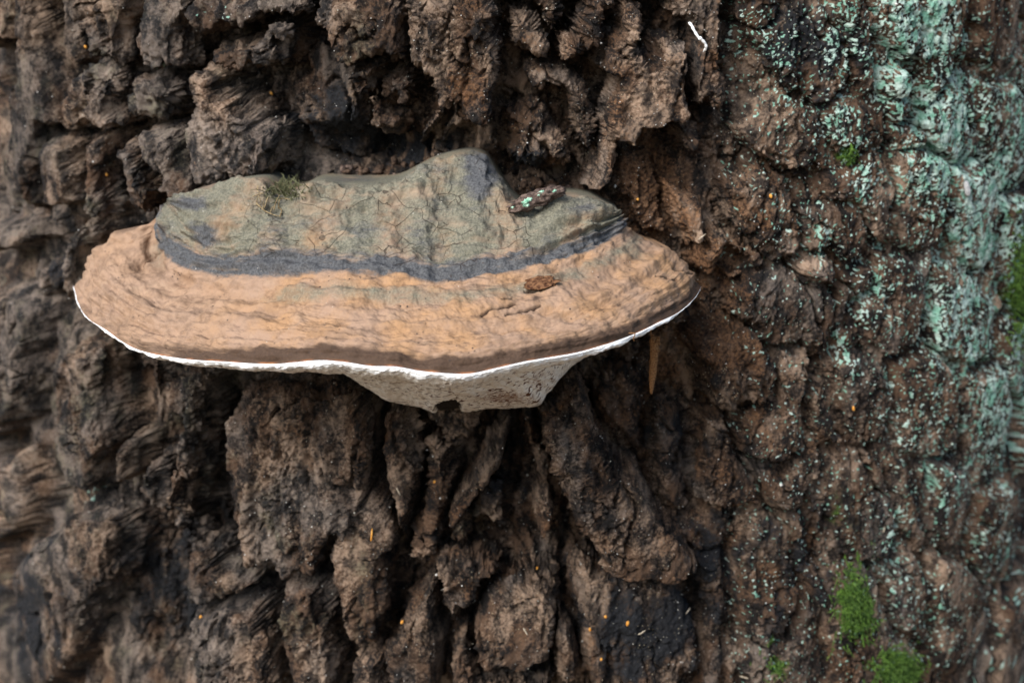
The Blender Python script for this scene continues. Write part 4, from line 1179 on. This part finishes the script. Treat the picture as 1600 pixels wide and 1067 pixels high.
# hanging case under the rim
top = at(1017, 512, -.045); 
case = thing("larva_case", "brown tapering gritty insect case hanging on a thread below the white rim", "insect case", tuple(at(1018, 612, -.045)))
V, F = tube_arrays(curve_pts([top, at(1017, 520, -.045), at(1018, 530, -.045)], 6), .00030, 6)
link("thread", mesh_py("thread", V, F, M_CASE), case)
cp_ = curve_pts([at(1021, 527, -.045), at(1022, 545, -.045), at(1021, 570, -.045), at(1019, 592, -.045), at(1017.5, 615, -.045)], 40)
rad = np.interp(np.linspace(0, 1, 40), [0, .08, .3, .6, .85, 1], [.0012, .0021, .0022, .0020, .0014, .0006])
V, F = tube_arrays(cp_, rad, 16, .14, 5)
link("case_body", mesh_py("case_body", V, F, M_CASE), case)
for k in range(26):
    f = abs(random.gauss(0, .16)); a = random.uniform(0, 6.28)
    c = cp_[min(39, int(f * 39))] + np.array([math.cos(a) * .0021, math.sin(a) * .0021, random.uniform(-.0005, .0015)]) + np.array([.0006, 0, 0])
    V, F = lumpy(c, (.0008, .0007, .0008), None, 60 + k, .35, 2)
    link("grain", mesh_py("grain", V, F, M_CASE), case)

# thin hook-shaped rootlet hanging over the white edge
p0 = fungus_frame(985, 521)[0] + np.array([0, -.0016, .0004])
V, F = tube_arrays(curve_pts([p0, at(992, 521, p0[1] - .0012), at(990, 528, p0[1] - .001), at(991, 533, p0[1] + .001)], 14), .00028, 5)
tag(link("rootlet_hook", mesh_py("rootlet_hook", V, F, M_CASE)), "fine brown hooked rootlet curling over the white rim beside the hanging case", "rootlet")

# white strand
def on_bark(px, py, out=.001):
    i = bark_at(px, py); return TV[i] + TN[i] * out
yb = min(on_bark(x, y)[1] for x, y in ((1078, 37), (1088, 52), (1099, 62), (1101, 80))) - .002
ctrl = [at(x, y, yb + .001 * d) for x, y, d in ((1077, 36, 4), (1081, 41, 1), (1085, 49, 0), (1091, 58, 0), (1096, 62, 0), (1102, 69, 1), (1103, 75, 2), (1100, 81, 5))]
c = curve_pts(ctrl, 50)
rd = .00062 + .00022 * np.sin(np.linspace(0, 22, 50)) ** 2 + .0004 * np.exp(-((np.linspace(0, 1, 50) - .52) / .05) ** 2)
V, F = tube_arrays(c, rd, 9, .10, 3)
tag(link("fungal_strand", mesh_py("fungal_strand", V, F, M_WHITE)), "bright white knobbly thread standing off the brown bark", "fungal thread")

# pale cocoon on the lichen
i0 = bark_at(1508, 292); cc = TV[i0] + TN[i0] * .0015
fr = frame_from(np.array([.25, 0, -1.0]), TN[i0])
V, F = lumpy(cc, (.0048, .0020, .0018), fr, 81, .08, 3)
coc = tag(link("cocoon", mesh_py("cocoon", V, F, M_COCOON)), "pale grey spindle-shaped cocoon stuck on the mint lichen", "cocoon")

# crust flake under the edge of the old layer
p, n = fungus_frame(846, 440)
fr = frame_from(np.array([1, 0, .18]), n)
V, F = lumpy(p - n * .0004, (.0085, .0046, .0015), fr, 91, .28, 4, 1.9)
o = link("crust_flake", mesh_py("crust_flake", V, F, M_FLAKE), fungus); o["label"] = "dark reddish brown flake under the grey band"

# orange bud scales
SCALES = [(420, 144, "orange bud scale on the lumpy plate above the olive moss tuft"),
          (166, 275, "orange bud scale on blurred grey plates off the pinkish wing of the cap"),
          (133, 74, "orange bud scale beside the small pale lichen spot on a tall plate"),
          (678, 752, "orange bud scale at a pit in the bark under the cap's cone"),
          (850, 734, "orange bud scale on the edge of the long diagonal ridge"),
          (838, 884, "orange bud scale in the dark cleft beside the finger-like lump"),
          (1334, 637, "orange bud scale on brown bark between lichen patches"),
          (353, 820, "orange bud scale at the deep notch of the broad olive plate"),
          (1205, 306, "orange bud scale on the rust-brown plate near pale lichen"),
          (993, 308, "orange bud scale on dark wood behind the grey shoulder of the cap"),
          (312, 965, "orange bud scale on the block-shaped plate at the foot of the broad olive plate"),
          (630, 973, "orange bud scale on rough brown bark below the upright needle fragment")]
SCALES += [(x, y, "orange bud scale on the gritty plate below the long diagonal ridge") for x, y in ((946, 961), (983, 974), (924, 984), (939, 1031))]
for k, (x, y, lab_) in enumerate(SCALES):
    i = bark_at(x, y)
    fr = frame_from(np.array([random.uniform(-.6, .6), 0, 1.0]), TN[i])
    V, F = lumpy(TV[i] + TN[i] * .0003, (random.uniform(.0009, .0017), random.uniform(.0007, .0010), .0007), fr, 100 + k, .2, 2)
    tag(link("bud_scale", mesh_py("bud_scale", V, F, M_ORANGE)), lab_, "bud scale", "orange bud scales on the bark")
# needle fragment and pale splinters
for k, (x, y, dx, dy, l, m, nm, lab, cat) in enumerate([
        (581, 834, .10, -1, .0070, M_ORANGE, "needle_fragment", "upright orange-brown needle fragment on the plate below the cap", "needle"),
        (1072, 953, .7, -.9, .0048, M_PALE, "wood_splinter", "pale slanting wood splinter on dark bark near the trunk's foot", "splinter"),
        (1165, 1057, 1, .3, .0060, M_PALE, "wood_splinter", "pinkish pale wood flake lying flat at the lowest dark plate", "splinter"),
        (1381, 826, .2, -1, .0040, M_PALE, "wood_splinter", "tiny pale upright splinter above the green moss cushion", "splinter"),
        (622, 765, .5, 1, .0046, M_PALE, "wood_splinter", "small straw-coloured splinter beside an orange bud scale below the fungus", "splinter"),
        (1000, 985, 1, -.7, .0050, M_PALE, "wood_splinter", "thin pale splinter on the blackened plate under the diagonal ridge", "splinter"),
        (822, 987, .6, 1, .0050, M_PALE, "wood_splinter", "thin curved straw splinter on the lumpy plate left of the diagonal ridge", "splinter"),
        (1097, 369, .8, -.6, .0050, M_PALE, "wood_splinter", "pale splinter on rust-brown bark beside the right end of the cap", "splinter")]):
    i = bark_at(x, y)
    d = RGT * dx - UPV * dy
    d = d - TN[i] * (d @ TN[i]) * .6; d /= np.linalg.norm(d)
    b = TV[i] + TN[i] * .0010
    pts = [b - d * l * .5, b + TN[i] * .0003, b + d * l * .5]
    V, F = tube_arrays(curve_pts(pts, 9), np.interp(np.linspace(0, 1, 9), [0, .2, .7, 1], [.0003, .00075, .0007, .0003]) * (1.3 if k == 0 else .8), 6, .15, k, .6)
    tag(link(nm, mesh_py(nm, V, F, m)), lab, cat)

# litter crumbs in the dark pocket behind the cap
for k in range(34):
    x = random.uniform(520, 700); y = 292 - (x - 520) * .12 + random.uniform(-26, 2)
    if k > 24: x = random.uniform(790, 900); y = random.uniform(285, 306)
    p = on_bark(x, y, .0002)
    V, F = lumpy(p, [random.uniform(.0010, .0030) for _ in range(3)], None, 200 + k, .35, 2)
    tag(link("litter_crumb", mesh_py("litter_crumb", V, F, M_CRUMB if k % 4 else M_CHIP)), "dark litter crumb lodged in the pocket behind the cap", "crumb", "litter crumbs in the pocket behind the cap")

# pale grains stuck all over the bark: past counting
def grains(n, seed):
    r = np.random.default_rng(seed); V = []; F = []
    base = np.array([[1, 0, 0], [-1, 0, 0], [0, 1, 0], [0, -1, 0], [0, 0, 1], [0, 0, -1]], float)
    tri = [(0, 2, 4), (2, 1, 4), (1, 3, 4), (3, 0, 4), (2, 0, 5), (1, 2, 5), (3, 1, 5), (0, 3, 5)]
    for _ in range(n):
        x = r.uniform(0, 1600) if r.random() < .3 else np.clip(r.normal(950, 320), 0, 1600)
        y = r.uniform(0, 1067)
        i = bark_at(x, y)
        sz = .00020 * (1 + r.exponential(.5))
        V += list(TV[i] + TN[i] * .0001 + base * r.uniform(.6, 1.3, (6, 1)) * sz); b = len(V) - 6
        F += [tuple(b + a for a in t) for t in tri]
    return V, F
V, F = grains(2600, 9)
tag(link("bark_grit", mesh_py("bark_grit", V, F, M_GRIT, False)), "scattered pale grains of grit sticking to the bark", "grit", kind="stuff")
